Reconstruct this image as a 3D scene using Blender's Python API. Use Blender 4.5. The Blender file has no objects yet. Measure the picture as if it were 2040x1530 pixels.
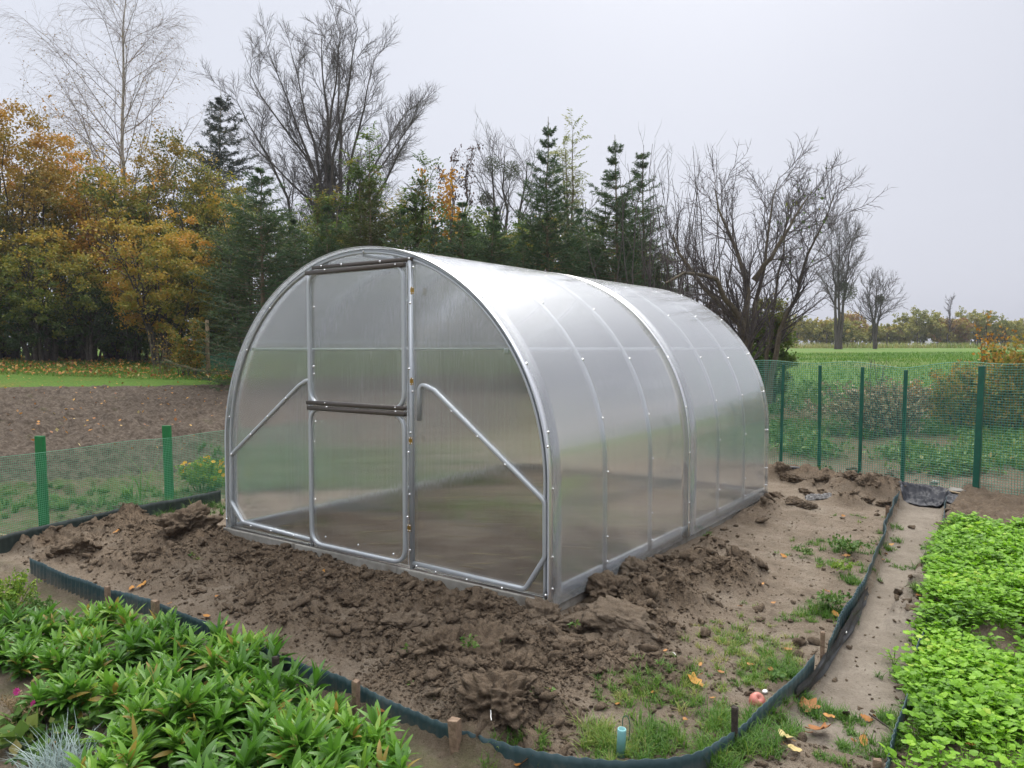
import bpy, bmesh, math, random
import numpy as np
from mathutils import Matrix, Vector
R_ = np.random.default_rng(11)
random.seed(5)
S = bpy.context.scene
COL = S.collection
PI = math.pi

# ------------------------------------------------------------------ camera
CAM = np.array([3.775, -3.583, 1.4175]); YAW, PIT, FPX = -0.61647, 0.0475, 1515.0
Fv = np.array([math.sin(YAW)*math.cos(PIT), math.cos(YAW)*math.cos(PIT), -math.sin(PIT)])
Rv = np.array([math.cos(YAW), -math.sin(YAW), 0.0]); Uv = np.cross(Rv, Fv)
cd = bpy.data.cameras.new('camera'); cam = bpy.data.objects.new('camera', cd); COL.objects.link(cam)
m = Matrix.Identity(4)
for i in range(3):
    m[i][0], m[i][1], m[i][2], m[i][3] = Rv[i], Uv[i], -Fv[i], CAM[i]
cam.matrix_world = m
cd.sensor_width = 36; cd.lens = FPX/2040*36; cd.clip_end = 3000; cd.clip_start = 0.05
S.camera = cam

def ray(u, v):
    return Fv + Rv*(u-1020)/FPX - Uv*(v-765)/FPX
def unp(u, v, z=-0.10):                      # a picture position on the level z
    d = ray(u, v); t = (z-CAM[2])/d[2]; return CAM + t*d
def onfront(u, v, y=0.0):                    # on the greenhouse front plane
    d = ray(u, v); t = (y-CAM[1])/d[1]; return CAM + t*d
def at(u, D):                                # ground point at horizontal depth D
    f = np.array([math.sin(YAW), math.cos(YAW)]); p = CAM[:2] + D*(f + Rv[:2]*(u-1020)/FPX); return p
def hgt(v, D):                               # world height seen at row v at depth D
    return CAM[2] - D*(v-693)/FPX

# ------------------------------------------------------------------ numpy noise
def h2(ix, iy, seed):
    n = (ix.astype(np.int64)*374761393 + iy.astype(np.int64)*668265263 + seed*974711) & 0xffffffff
    n = ((n ^ (n >> 13))*1274126177) & 0xffffffff
    n = ((n ^ (n >> 16))*2246822519) & 0xffffffff
    return ((n ^ (n >> 15)) & 0xffffff)/float(0x1000000)
def vnoise(x, y, seed=0):
    ix = np.floor(x); iy = np.floor(y); fx = x-ix; fy = y-iy
    fx = fx*fx*(3-2*fx); fy = fy*fy*(3-2*fy)
    a = h2(ix, iy, seed); b = h2(ix+1, iy, seed); c = h2(ix, iy+1, seed); d = h2(ix+1, iy+1, seed)
    return (a*(1-fx)+b*fx)*(1-fy)+(c*(1-fx)+d*fx)*fy
def fbm(x, y, o=4, seed=0):
    s = 0; a = .5; t = 0
    for k in range(o):
        s = s+a*vnoise(x*2**k+17.3*k, y*2**k-9.1*k, seed+k); t += a; a *= .5
    return s/t
def vnoise3(x, y, z, seed=0):
    iz = np.floor(z); fz = z-iz; fz = fz*fz*(3-2*fz); o = iz*37.0
    ix = np.floor(x); iy = np.floor(y); fx = x-ix; fy = y-iy; fx = fx*fx*(3-2*fx); fy = fy*fy*(3-2*fy)
    def lay(o, q):
        a = h2(ix+o, iy+q, seed); b = h2(ix+1+o, iy+q, seed); c = h2(ix+o, iy+1+q, seed); d = h2(ix+1+o, iy+1+q, seed); return (a*(1-fx)+b*fx)*(1-fy)+(c*(1-fx)+d*fx)*fy
    return lay(o, iz*91)*(1-fz)+lay(o+37.0, (iz+1)*91)*fz
def fbm3(V, f, o=3, seed=0):
    s = 0; a = .5; t = 0
    for k in range(o): s = s+a*vnoise3(V[:, 0]*f*2**k+3.1*k, V[:, 1]*f*2**k-5.7*k, V[:, 2]*f*2**k+9.3*k, seed+k); t += a; a *= .5
    return s/t
def worley(x, y, seed=0):
    ix = np.floor(x); iy = np.floor(y); best = np.full(x.shape, 9.0); rnd = np.zeros(x.shape)
    for dx in (-1, 0, 1):
        for dy in (-1, 0, 1):
            cx = ix+dx; cy = iy+dy
            px = cx+h2(cx, cy, seed); py = cy+h2(cx, cy, seed+7)
            d = (px-x)**2+(py-y)**2; k = d < best
            best = np.where(k, d, best); rnd = np.where(k, h2(cx, cy, seed+13), rnd)
    return np.sqrt(best), rnd
def sstep(a, b, x):
    t = np.clip((x-a)/(b-a), 0, 1); return t*t*(3-2*t)

# ------------------------------------------------------------------ meshes
class Geo:
    def __init__(s): s.V = []; s.Q = []; s.T = []; s.qm = []; s.tm = []; s.A = []; s.n = 0
    def add(s, V, Q=None, T=None, mi=0, tint=0.5):
        V = np.asarray(V, float).reshape(-1, 3); s.V.append(V)
        s.A.append(np.broadcast_to(np.asarray(tint, float), (len(V),)).copy())
        if Q is not None and len(Q):
            Q = np.asarray(Q, np.int64).reshape(-1, 4); s.Q.append(Q+s.n); s.qm.append(np.broadcast_to(np.asarray(mi), (len(Q),)))
        if T is not None and len(T):
            T = np.asarray(T, np.int64).reshape(-1, 3); s.T.append(T+s.n); s.tm.append(np.broadcast_to(np.asarray(mi), (len(T),)))
        s.n += len(V); return s
    def mesh(s, name, mats, smooth=True, origin=None, extra=None):
        me = bpy.data.meshes.new(name)
        V = np.concatenate(s.V) if s.V else np.zeros((0, 3))
        if origin is not None: V = V-np.asarray(origin)
        Q = np.concatenate(s.Q) if s.Q else np.zeros((0, 4), np.int64)
        T = np.concatenate(s.T) if s.T else np.zeros((0, 3), np.int64)
        nl = Q.size+T.size; npl = len(Q)+len(T)
        me.vertices.add(len(V)); me.vertices.foreach_set('co', V.astype(np.float32).ravel())
        me.loops.add(nl); me.loops.foreach_set('vertex_index', np.concatenate([Q.ravel(), T.ravel()]).astype(np.int32))
        me.polygons.add(npl)
        st = np.concatenate([np.arange(len(Q))*4, Q.size+np.arange(len(T))*3]).astype(np.int32)
        me.polygons.foreach_set('loop_start', st)
        mi = np.concatenate((s.qm or [np.zeros(0, int)])+(s.tm or [np.zeros(0, int)])).astype(np.int32)
        if len(mi) == npl: me.polygons.foreach_set('material_index', mi)
        me.polygons.foreach_set('use_smooth', np.full(npl, bool(smooth)))
        me.update(calc_edges=True)
        a = me.attributes.new('tint', 'FLOAT', 'POINT'); a.data.foreach_set('value', np.concatenate(s.A).astype(np.float32))
        for k, val in (extra or {}).items():
            a = me.attributes.new(k, 'FLOAT', 'POINT'); a.data.foreach_set('value', np.asarray(val, np.float32))
        for mm in (mats if isinstance(mats, (list, tuple)) else [mats]): me.materials.append(mm)
        return me

def tag(o, label=None, cat=None, group=None, kind=None):
    if label: o['label'] = label
    if cat: o['category'] = cat
    if group: o['group'] = group
    if kind: o['kind'] = kind
    return o
def link(name, me, parent=None, loc=None):
    o = bpy.data.objects.new(name, me); COL.objects.link(o)
    if parent is not None: o.parent = parent
    if loc is not None: o.location = tuple(float(c) for c in loc)
    return o
def empty(name, loc=(0, 0, 0), rz=0):
    o = link(name, None, None, loc); o.rotation_euler.z = rz; o.empty_display_size = .2; return o
def copy_tree(o, parent=None):
    c = o.copy(); COL.objects.link(c)
    if parent is not None: c.parent = parent
    for ch in KIDS(o): copy_tree(ch, c)
    return c
def KIDS(o): return [x for x in COL.objects if x.parent == o] if False else list(o.children)

def boxg(sx, sy, sz, bev=0.0, c=(0, 0, 0), M=None):
    bm = bmesh.new(); bmesh.ops.create_cube(bm, size=1)
    for v in bm.verts: v.co = Vector((v.co.x*sx, v.co.y*sy, v.co.z*sz))
    if bev: bmesh.ops.bevel(bm, geom=list(bm.edges), offset=bev, segments=2, affect='EDGES', profile=.6)
    bmesh.ops.triangulate(bm, faces=[f for f in bm.faces if len(f.verts) > 4])
    bm.verts.index_update()
    V = np.array([v.co[:] for v in bm.verts])
    Q = [[v.index for v in f.verts] for f in bm.faces if len(f.verts) == 4]
    T = [[v.index for v in f.verts] for f in bm.faces if len(f.verts) == 3]
    bm.free()
    if M is not None: V = V@np.asarray(M).T
    return V+np.asarray(c), Q, T

def tubes(P, R, s=4, cap=False):
    P = np.asarray(P, float); R = np.asarray(R, float)
    if P.ndim == 2: P = P[None]; R = np.broadcast_to(R, P.shape[1:2])[None]
    B, N, _ = P.shape
    T = np.gradient(P, axis=1); T /= np.linalg.norm(T, axis=2, keepdims=True)+1e-12
    mean = P[:, -1]-P[:, 0]; mean /= np.linalg.norm(mean, axis=1, keepdims=True)+1e-12
    ref = np.where(np.abs(mean[:, 2:3]) > .8, np.array([[1., 0, 0]]), np.array([[0, 0, 1.]]))[:, None, :]
    U = np.cross(T, ref); U /= np.linalg.norm(U, axis=2, keepdims=True)+1e-12
    W = np.cross(T, U)
    a = np.arange(s)*2*PI/s
    V = P[:, :, None]+R[:, :, None, None]*(np.cos(a)[None, None, :, None]*U[:, :, None]+np.sin(a)[None, None, :, None]*W[:, :, None])
    b = (np.arange(B)*N*s)[:, None, None]; n = (np.arange(N-1)*s)[None, :, None]; k = np.arange(s)[None, None]; k2 = (k+1) % s
    Q = np.stack(np.broadcast_arrays(b+n+k, b+n+k2, b+n+s+k2, b+n+s+k), -1).reshape(-1, 4)
    return V.reshape(-1, 3), Q

def sweep(path, prof, up, closed=False):
    """sweep a 2-D profile (k,2) along path (N,3): profile x along side = t x up, y along up"""
    P = np.asarray(path, float); prof = np.asarray(prof, float); up = np.asarray(up, float); k = len(prof); N = len(P)
    if closed: T = np.roll(P, -1, 0)-np.roll(P, 1, 0)
    else: T = np.gradient(P, axis=0)
    T /= np.linalg.norm(T, axis=1, keepdims=True); Sd = np.cross(T, up); Sd /= np.linalg.norm(Sd, axis=1, keepdims=True)
    V = P[:, None]+prof[None, :, :1]*Sd[:, None]+prof[None, :, 1:]*up
    n = np.arange(N if closed else N-1)[:, None]; j = np.arange(k)[None]; n2 = (n+1) % N; j2 = (j+1) % k
    Q = np.stack(np.broadcast_arrays(n*k+j, n*k+j2, n2*k+j2, n2*k+j), -1).reshape(-1, 4)
    if not closed and k == 8:
        e = (N-1)*k
        Q = np.concatenate([Q, [[7, 2, 1, 0], [6, 3, 2, 7], [6, 5, 4, 3], [e, e+1, e+2, e+7], [e+7, e+2, e+3, e+6], [e+3, e+4, e+5, e+6]]])
    return V.reshape(-1, 3), Q
def rectprof(w, h, c=.003):
    w /= 2; h /= 2
    return [(-w+c, -h), (w-c, -h), (w, -h+c), (w, h-c), (w-c, h), (-w+c, h), (-w, h-c), (-w, -h+c)]
def roundpath(pts, rad, closed=False, n=8):
    pts = [np.asarray(p, float) for p in pts]; out = []; N = len(pts)
    rad = rad if isinstance(rad, (list, tuple)) else [rad]*N
    for i, p in enumerate(pts):
        if (not closed and i in (0, N-1)) or rad[i] == 0: out.append(p); continue
        a = pts[i-1]-p; b = pts[(i+1) % N]-p; la = np.linalg.norm(a); lb = np.linalg.norm(b); a /= la; b /= lb
        ang = math.acos(max(-1, min(1, a@b))); d = min(rad[i]/math.tan(ang/2), la*.49, lb*.49)
        p0 = p+a*d; p1 = p+b*d
        for t in np.linspace(0, 1, n): out.append((1-t)**2*p0+2*t*(1-t)*p+t*t*p1)
    return np.array(out)
# ------------------------------------------------------------------ materials
class NT:
    def __init__(s, name):
        s.m = bpy.data.materials.new(name); s.m.use_nodes = True; s.t = s.m.node_tree; s.t.nodes.clear()
        s.out = s.t.nodes.new('ShaderNodeOutputMaterial')
    def n(s, typ, ins=None, **kw):
        nd = s.t.nodes.new('ShaderNode'+typ)
        for k, v in kw.items(): setattr(nd, k, v)
        for k, v in (ins or {}).items(): s.set(nd.inputs[k], v)
        return nd
    def set(s, sock, v):
        if hasattr(v, 'is_output') or isinstance(v, bpy.types.NodeSocket): s.t.links.new(v, sock)
        elif isinstance(v, bpy.types.Node): s.t.links.new(v.outputs[0], sock)
        else:
            if isinstance(v, tuple) and len(v) == 3 and sock.type == 'RGBA': v = v+(1,)
            sock.default_value = v
    def attr(s, name='tint'): return s.n('Attribute', attribute_name=name).outputs['Fac']
    def co(s, kind='Object'): return s.n('TexCoord').outputs[kind]
    def noise(s, scale, detail=4, rough=.55, vec=None, **kw):
        nd = s.n('TexNoise', {'Scale': scale, 'Detail': detail, 'Roughness': rough}, **kw)
        if vec is not None: s.set(nd.inputs['Vector'], vec)
        return nd.outputs['Fac']
    def ramp(s, fac, stops, interp='LINEAR'):
        nd = s.n('ValToRGB', {'Fac': fac}); r = nd.color_ramp; r.interpolation = interp
        while len(r.elements) < len(stops): r.elements.new(.5)
        for e, (p, c) in zip(r.elements, stops): e.position = p; e.color = tuple(c)+(1,) if len(c) == 3 else c
        return nd.outputs[0]
    def mix(s, fac, a, b, blend='MIX'):
        nd = s.n('Mix', data_type='RGBA', blend_type=blend); s.set(nd.inputs[0], fac); s.set(nd.inputs[6], a); s.set(nd.inputs[7], b); return nd.outputs[2]
    def math(s, op, a, b=0.0, clamp=False):
        nd = s.n('Math', operation=op); s.set(nd.inputs[0], a); s.set(nd.inputs[1], b); nd.use_clamp = clamp; return nd.outputs[0]
    def bump(s, h, strength=.5, dist=.01): return s.n('Bump', {'Height': h, 'Strength': strength, 'Distance': dist}).outputs[0]
    def pbsdf(s, **kw):
        nd = s.n('BsdfPrincipled')
        for k, v in kw.items(): s.set(nd.inputs[k.replace('_', ' ')], v)
        return nd.outputs[0]
    def done(s, sh): s.t.links.new(sh, s.out.inputs['Surface']); return s.m

def leafmat(name, stops, trans=.3, rough=.55, spec=.3, interp='LINEAR'):
    n = NT(name); c = n.ramp(n.attr(), stops, interp)
    p = n.pbsdf(Base_Color=c, Roughness=rough, Specular_IOR_Level=spec)
    t = n.n('BsdfTranslucent', {'Color': c}).outputs[0]
    mx = n.n('MixShader', {0: trans}); n.set(mx.inputs[1], p); n.set(mx.inputs[2], t)
    return n.done(mx.outputs[0])
def barkmat(name, c1, c2, scale=25, bump=.5):
    n = NT(name); f = n.noise(scale, 6, .6, n.co()); c = n.ramp(f, [(.3, c1), (.7, c2)])
    return n.done(n.pbsdf(Base_Color=c, Roughness=.9, Normal=n.bump(f, bump, .02)))

def soilmat(name, inside=False):
    """bare earth: 'dug' attribute blends trodden pale earth into fresh dug dark earth, 'weed' tints it green"""
    n = NT(name); co = n.co()
    f1 = n.noise(3.2, 8, .62, co); f2 = n.noise(38, 8, .7, co); f3 = n.noise(190, 5, .7, co)
    f4 = n.noise(11, 7, .7, co)
    pale = n.ramp(f1, [(.30, (.165, .130, .094)), (.5, (.24, .188, .136)), (.72, (.31, .26, .20))])
    pale = n.mix(n.math('MULTIPLY', n.math('SUBTRACT', f4, .51), 4.5, True), pale, (.115, .087, .060))  # dark patches painted in place of shading on the low undulations
    f5 = n.noise(75, 6, .75, co)
    pale = n.mix(n.math('MULTIPLY', n.math('SUBTRACT', .47, f5), 6.0, True), pale, (.085, .063, .043)); pale = n.mix(n.math('MULTIPLY', n.math('SUBTRACT', f5, .56), 5.0, True), pale, (.36, .31, .245))
    dark = n.ramp(n.math('ADD', n.math('MULTIPLY', f2, .6), n.math('MULTIPLY', f4, .4)), [(.34, (.052, .037, .024)), (.50, (.132, .092, .059)), (.64, (.255, .190, .128))])
    dg = n.attr('dug')
    fac = n.math('ADD', dg, n.math('MULTIPLY', n.math('SUBTRACT', f2, .5), .9), True)
    c = n.mix(fac, pale, dark)
    c = n.mix(n.math('MULTIPLY', n.math('SUBTRACT', f3, .53), 2.2, True), c, (.31, .265, .21))
    c = n.mix(n.math('MULTIPLY', n.math('SUBTRACT', .46, f3), 4.5, True), c, (.038, .028, .019))  # crevice shade painted as dark specks where the fine noise dips
    w = n.attr('weed'); g = n.ramp(n.noise(24, 6, .7, co), [(.35, (.035, .06, .012)), (.65, (.10, .15, .03))])
    c = n.mix(n.math('MULTIPLY', w, n.ramp(n.noise(7, 6, .75, co), [(.42, (0, 0, 0)), (.58, (1, 1, 1))])), c, g)
    h = n.math('ADD', n.math('MULTIPLY', f2, .6), n.math('MULTIPLY', f3, .5))
    return n.done(n.pbsdf(Base_Color=c, Roughness=.93, Specular_IOR_Level=.2, Normal=n.bump(h, 1.0, .03)))
M = {}
M['soil'] = soilmat('bare earth')
def pathmat():
    n = NT('trodden path'); co = n.co(); f1 = n.noise(2.2, 8, .6, co); f3 = n.noise(120, 6, .75, co); f2 = n.noise(14, 7, .6, co)
    c = n.ramp(f1, [(.3, (.165, .138, .106)), (.55, (.228, .193, .153)), (.75, (.29, .252, .205))])
    c = n.mix(n.math('MULTIPLY', n.math('SUBTRACT', f2, .55), 2.2, True), c, (.15, .115, .085))
    c = n.mix(n.math('MULTIPLY', n.math('SUBTRACT', .46, f3), 5.0, True), c, (.10, .078, .055)); f5 = n.noise(45, 6, .75, co); c = n.mix(n.math('MULTIPLY', n.math('SUBTRACT', .45, f5), 5.0, True), c, (.13, .10, .075)); c = n.mix(n.math('MULTIPLY', n.math('SUBTRACT', f5, .58), 4.0, True), c, (.38, .335, .275))
    return n.done(n.pbsdf(Base_Color=c, Roughness=.92, Specular_IOR_Level=.2, Normal=n.bump(n.math('ADD', f3, f2), .7, .02)))
M['path'] = pathmat()
def tilled():
    n = NT('tilled plot'); co = n.co(); f1 = n.noise(2.5, 9, .7, co); f2 = n.noise(16, 7, .7, co)
    c = n.ramp(f2, [(.3, (.048, .036, .027)), (.5, (.102, .080, .061)), (.7, (.185, .150, .118))])
    c = n.mix(n.math('MULTIPLY', n.math('SUBTRACT', f1, .60), 3.5, True), c, (.09, .10, .03))
    return n.done(n.pbsdf(Base_Color=c, Roughness=.95, Specular_IOR_Level=.1, Normal=n.bump(f2, 1., .06)))
M['tilled'] = tilled()
def lawnm(name, leaf, dry=.0):
    n = NT(name); co = n.co(); f1 = n.noise(.5, 6, .65, co); f2 = n.noise(16, 6, .8, co)
    c = n.ramp(f2, [(.28, (.035, .075, .010)), (.5, (.085, .165, .022)), (.72, (.16, .25, .045))])
    c = n.mix(n.math('MULTIPLY', n.math('SUBTRACT', f1, .5), 2.6 if leaf else 3.0, True), c, (.17, .115, .03) if leaf else (.19, .16, .07))
    if leaf:
        v = n.n('TexVoronoi', {'Scale': 9.0, 'Vector': co}); vv = n.ramp(v.outputs['Distance'], [(.16, (1, 1, 1)), (.24, (0, 0, 0))])
        c = n.mix(n.math('MULTIPLY', vv, n.ramp(f1, [(.38, (.1, .1, .1)), (.6, (1, 1, 1))])), c, n.mix(n.math('FRACT', n.math('MULTIPLY', v.outputs['Color'], 3.0)), (.38, .20, .05), (.20, .10, .035)))
    return n.done(n.pbsdf(Base_Color=c, Roughness=.85, Specular_IOR_Level=.15, Normal=n.bump(f2, 1., .05)))
M['lawn'] = lawnm('lawn', True); M['field'] = lawnm('field', False)

def metal(name, c, rough, met=.85):
    n = NT(name); co = n.co(); f = n.noise(9, 5, .6, co); g = n.noise(70, 5, .7, co)
    col = n.mix(n.math('MULTIPLY', n.math('ADD', f, g), .5), tuple(x*.82 for x in c), tuple(min(1, x*1.16) for x in c))
    r = n.math('ADD', n.math('MULTIPLY', g, .22), rough-.1)
    return n.done(n.pbsdf(Base_Color=col, Metallic=met, Roughness=r, Normal=n.bump(g, .08, .002)))
M['zinc'] = metal('galvanised tube', (.50, .525, .55), .40, .45)
M['zincd'] = metal('reflection-darkened rail', (.10, .085, .075), .40, .5)  # galvanised horizontal tubes; the dark ground they reflect is put into this colour
M['bolt'] = metal('bolt steel', (.78, .78, .78), .22, 1.0)
M['brass'] = metal('brass hinge', (.42, .26, .06), .35, .9)

def poly(name, axis, outer, haze, amp, fres, rough=.10):
    """twin-wall polycarbonate: flat outer skin, inner skin bent by the fine flutes that run across `axis`"""
    n = NT(name); sx = n.n('SeparateXYZ', {0: n.co()}); w = sx.outputs[axis]
    if outer:
        nrm = None
        br = n.noise(1.3, 5, .6, n.co())
        ns = n.n('TexNoise', {'W': w, 'Scale': 95.0, 'Detail': 2.0}, noise_dimensions='1D').outputs['Fac']
    else:
        t = n.n('TexNoise', {'W': w, 'Scale': 420.0, 'Detail': 3.0, 'Roughness': .7}, noise_dimensions='1D').outputs['Fac']
        off = n.math('MULTIPLY', n.math('SUBTRACT', t, .5), amp)
        ge = n.n('NewGeometry'); cx = n.n('CombineXYZ'); n.set(cx.inputs[axis], off)
        nrm = n.n('VectorMath', {0: ge.outputs['Normal'], 1: cx.outputs[0]}, operation='ADD').outputs[0]
        nrm = n.n('VectorMath', {0: nrm}, operation='NORMALIZE').outputs[0]
    if outer:
        rf = n.n('BsdfGlass', {'Color': (.965, .975, .98), 'Roughness': .015, 'IOR': 1.45}).outputs[0]
        gl = n.n('BsdfGlossy', {'Color': (1, 1, 1), 'Roughness': rough}).outputs[0]
        fr = n.n('Fresnel', {'IOR': 1.5}).outputs[0]
        ge = n.n('NewGeometry')
        fr = n.math('MULTIPLY', n.math('MINIMUM', n.math('MULTIPLY', fr, fres), .32), n.math('SUBTRACT', 1.0, ge.outputs['Backfacing']))
        a = n.n('MixShader', {0: fr}); n.set(a.inputs[1], rf); n.set(a.inputs[2], gl)
        df = n.n('BsdfDiffuse', {'Color': (.80, .81, .83)}).outputs[0]; tr = n.n('BsdfTranslucent', {'Color': (.85, .86, .88)}).outputs[0]
        d = n.n('MixShader', {0: .38}); n.set(d.inputs[1], df); n.set(d.inputs[2], tr)
        hz = n.math('MULTIPLY', n.math('ADD', n.math('MULTIPLY', br, 1.0), n.math('MULTIPLY', ns, 1.0)), haze, True)
        b = n.n('MixShader', {0: hz}); n.set(b.inputs[1], a.outputs[0]); n.set(b.inputs[2], d.outputs[0])
        return n.done(b.outputs[0])
    gl = n.n('BsdfGlass', {'Color': (.97, .98, .98), 'Roughness': .02, 'IOR': 1.45, 'Normal': nrm}).outputs[0]
    return n.done(gl)
M['pf_o'] = poly('end panel outer skin', 0, True, .06, 0, 1.5)
M['pf_i'] = poly('end panel inner skin', 0, False, 0, .8, 1)
M['pr_o'] = poly('roof sheet outer skin', 1, True, .165, 0, 5.0, .18)
M['pr_i'] = poly('roof sheet inner skin', 1, False, 0, .6, 1)
def simple(name, c, rough=.6, var=.25, scale=20, bump=.2, spec=.4, met=0):
    n = NT(name); f = n.noise(scale, 6, .6, n.co())
    col = n.ramp(f, [(.25, tuple(x*(1-var) for x in c)), (.75, tuple(min(1, x*(1+var)) for x in c))])
    return n.done(n.pbsdf(Base_Color=col, Roughness=rough, Specular_IOR_Level=spec, Metallic=met, Normal=n.bump(f, bump, .01)))
M['edge'] = simple('sheet edge', (.72, .74, .77), .4, .1)
def stripm():
    n = NT('milky joint strip'); df = n.n('BsdfDiffuse', {'Color': (.62, .64, .68)}).outputs[0]; tr = n.n('BsdfTranslucent', {'Color': (.75, .77, .80)}).outputs[0]; gl = n.n('BsdfGlossy', {'Color': (1, 1, 1), 'Roughness': .3}).outputs[0]
    a = n.n('MixShader', {0: .4}); n.set(a.inputs[1], df); n.set(a.inputs[2], tr); b = n.n('MixShader', {0: n.math('MULTIPLY', n.n('Fresnel', {'IOR': 1.4}).outputs[0], .8, True)}); n.set(b.inputs[1], a.outputs[0]); n.set(b.inputs[2], gl)
    return n.done(b.outputs[0])
M['strip'] = stripm()
def concrete():
    n = NT('concrete'); co = n.co(); f = n.noise(6, 8, .65, co); g = n.noise(120, 4, .6, co)
    c = n.ramp(f, [(.3, (.19, .18, .155)), (.55, (.29, .28, .25)), (.8, (.38, .365, .33))])
    z = n.n('SeparateXYZ', {0: co}).outputs[2]
    c = n.mix(n.math('MULTIPLY', n.math('SUBTRACT', n.noise(3.5, 6, .7, co), .52), 4., True), c, (.13, .10, .075))
    return n.done(n.pbsdf(Base_Color=c, Roughness=.9, Specular_IOR_Level=.2, Normal=n.bump(n.math('ADD', f, n.math('MULTIPLY', g, .4)), .4, .006)))
M['concrete'] = concrete()
def edging():
    n = NT('edging plastic'); co = n.co(); f = n.noise(3, 7, .7, co); g = n.noise(55, 5, .7, co)
    c = n.ramp(f, [(.3, (.020, .045, .050)), (.6, (.034, .068, .075)), (.85, (.058, .105, .115))])
    zz = n.n('SeparateXYZ', {0: co}).outputs[2]
    d = n.math('MULTIPLY', n.math('SUBTRACT', n.math('ADD', n.math('ADD', n.math('MULTIPLY', g, .55), n.math('MULTIPLY', f, .7)), n.math('MULTIPLY', n.math('SUBTRACT', .14, zz), 3.0)), .68), 3.5, True)
    c = n.mix(n.math('MULTIPLY', d, .8), c, (.13, .112, .09))
    return n.done(n.pbsdf(Base_Color=c, Roughness=.5, Specular_IOR_Level=.35, Normal=n.bump(g, .2, .004)))
M['edging'] = edging()
M['edgedark'] = simple('dark edging', (.022, .034, .030), .55, .4, 9)
M['fabric'] = simple('black membrane', (.022, .022, .024), .6, .35, 14, .5)
M['sheet'] = simple('dark plastic sheet', (.026, .027, .034), .55, .25, 10, .2, .3)
M['green'] = simple('green paint', (.010, .150, .040), .45, .28, 14, .15)
M['green2'] = simple('dark green paint', (.008, .085, .055), .45, .3, 16, .2)
M['net'] = simple('green netting', (.06, .25, .14), .5, .1, 5, 0)
M['net2'] = simple('dark green netting', (.05, .24, .17), .5, .1, 5, 0)
M['stake'] = barkmat('stake wood', (.13, .085, .055), (.30, .21, .14), 40)
M['stakedark'] = barkmat('rotten stake wood', (.022, .017, .013), (.06, .045, .035), 50)
M['paleish'] = barkmat('pale peeled wood', (.22, .16, .09), (.42, .32, .20), 22)
M['bark'] = barkmat('dark bark', (.035, .028, .024), (.085, .068, .056), 14)
M['barkgrey'] = barkmat('grey twig bark', (.055, .045, .044), (.115, .095, .092), 14)
M['barkapple'] = barkmat('mossy apple bark', (.060, .045, .030), (.135, .110, .070), 18)
M['barkbirch'] = barkmat('birch bark', (.20, .16, .13), (.46, .40, .36), 7)
M['barkfir'] = barkmat('spruce bark', (.11, .085, .05), (.24, .18, .11), 20)
M['twigbirch'] = barkmat('birch twigs', (.17, .125, .115), (.27, .21, .19), 8)
M['tube'] = simple('pale teal plastic pipe', (.21, .45, .45), .4, .12, 20, .1)
M['white'] = simple('white plastic', (.75, .74, .70), .5, .1)
M['black'] = simple('black rubber hose', (.015, .015, .016), .45, .2)
M['apple'] = simple('apple skin', (.50, .17, .13), .4, .4, 30, .1)
M['straw'] = leafmat('dry straw', [(0, (.16, .11, .05)), (.5, (.30, .22, .12)), (1, (.42, .34, .20))], .2)
M['clod'] = None
M['greyscrap'] = simple('grey plastic scrap', (.20, .19, .18), .4, .25, 10, .2)
# ------------------------------------------------------------------ terrain
EDGE_B = [(315,1204),(380,1232),(455,1262),(560,1308),(640,1335),(710,1362),(800,1402),(905,1446),(1000,1478),(1100,1501),(1200,1515),(1290,1518),(1370,1505),(1430,1478),(1480,1440),(1530,1400),(1580,1352),(1622,1305)]
EDGE_A = [(58,1118),(130,1146),(212,1176),(302,1201)]
EDGE_C = [(1640,1276),(1672,1232),(1700,1192),(1722,1150),(1742,1106),(1756,1060),(1768,1020),(1788,980)]
EDGE_R1 = [(1756,1545),(1768,1500),(1784,1455),(1797,1420),(1804,1385)]
EDGE_R2 = [(1828,1290),(1846,1225),(1860,1160),(1872,1090),(1880,1030),(1884,988)]
EDGE_L = [(-60,1098),(20,1076),(110,1052),(220,1030),(330,1008),(440,986)]
ZT = -0.02
WB = np.array([unp(u, v, ZT)[:2] for u, v in EDGE_B]); WA = np.array([unp(u, v, ZT)[:2] for u, v in EDGE_A])
WC = np.array([unp(u, v, ZT)[:2] for u, v in EDGE_C]); WR1 = np.array([unp(u, v, ZT)[:2] for u, v in EDGE_R1]); WR2 = np.array([unp(u, v, ZT)[:2] for u, v in EDGE_R2])
WL = np.array([unp(u, v, -.02)[:2] for u, v in EDGE_L])
PL = np.concatenate([WB[-5:], WC]); PR = np.concatenate([WR1, WR2])
PL = PL[np.argsort(PL[:, 1])]; PR = PR[np.argsort(PR[:, 1])]
FRONT = np.concatenate([[[-9, WA[0, 1]]], WA, WB[:13]])
def pathm(x, y):
    l = np.interp(y, PL[:, 1], PL[:, 0]); r = np.interp(y, PR[:, 1], PR[:, 0])
    return sstep(0, .05, x-l)*sstep(0, .05, r-x)*sstep(-.62, -.52, y)*(1-sstep(5.15, 5.3, y))
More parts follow.
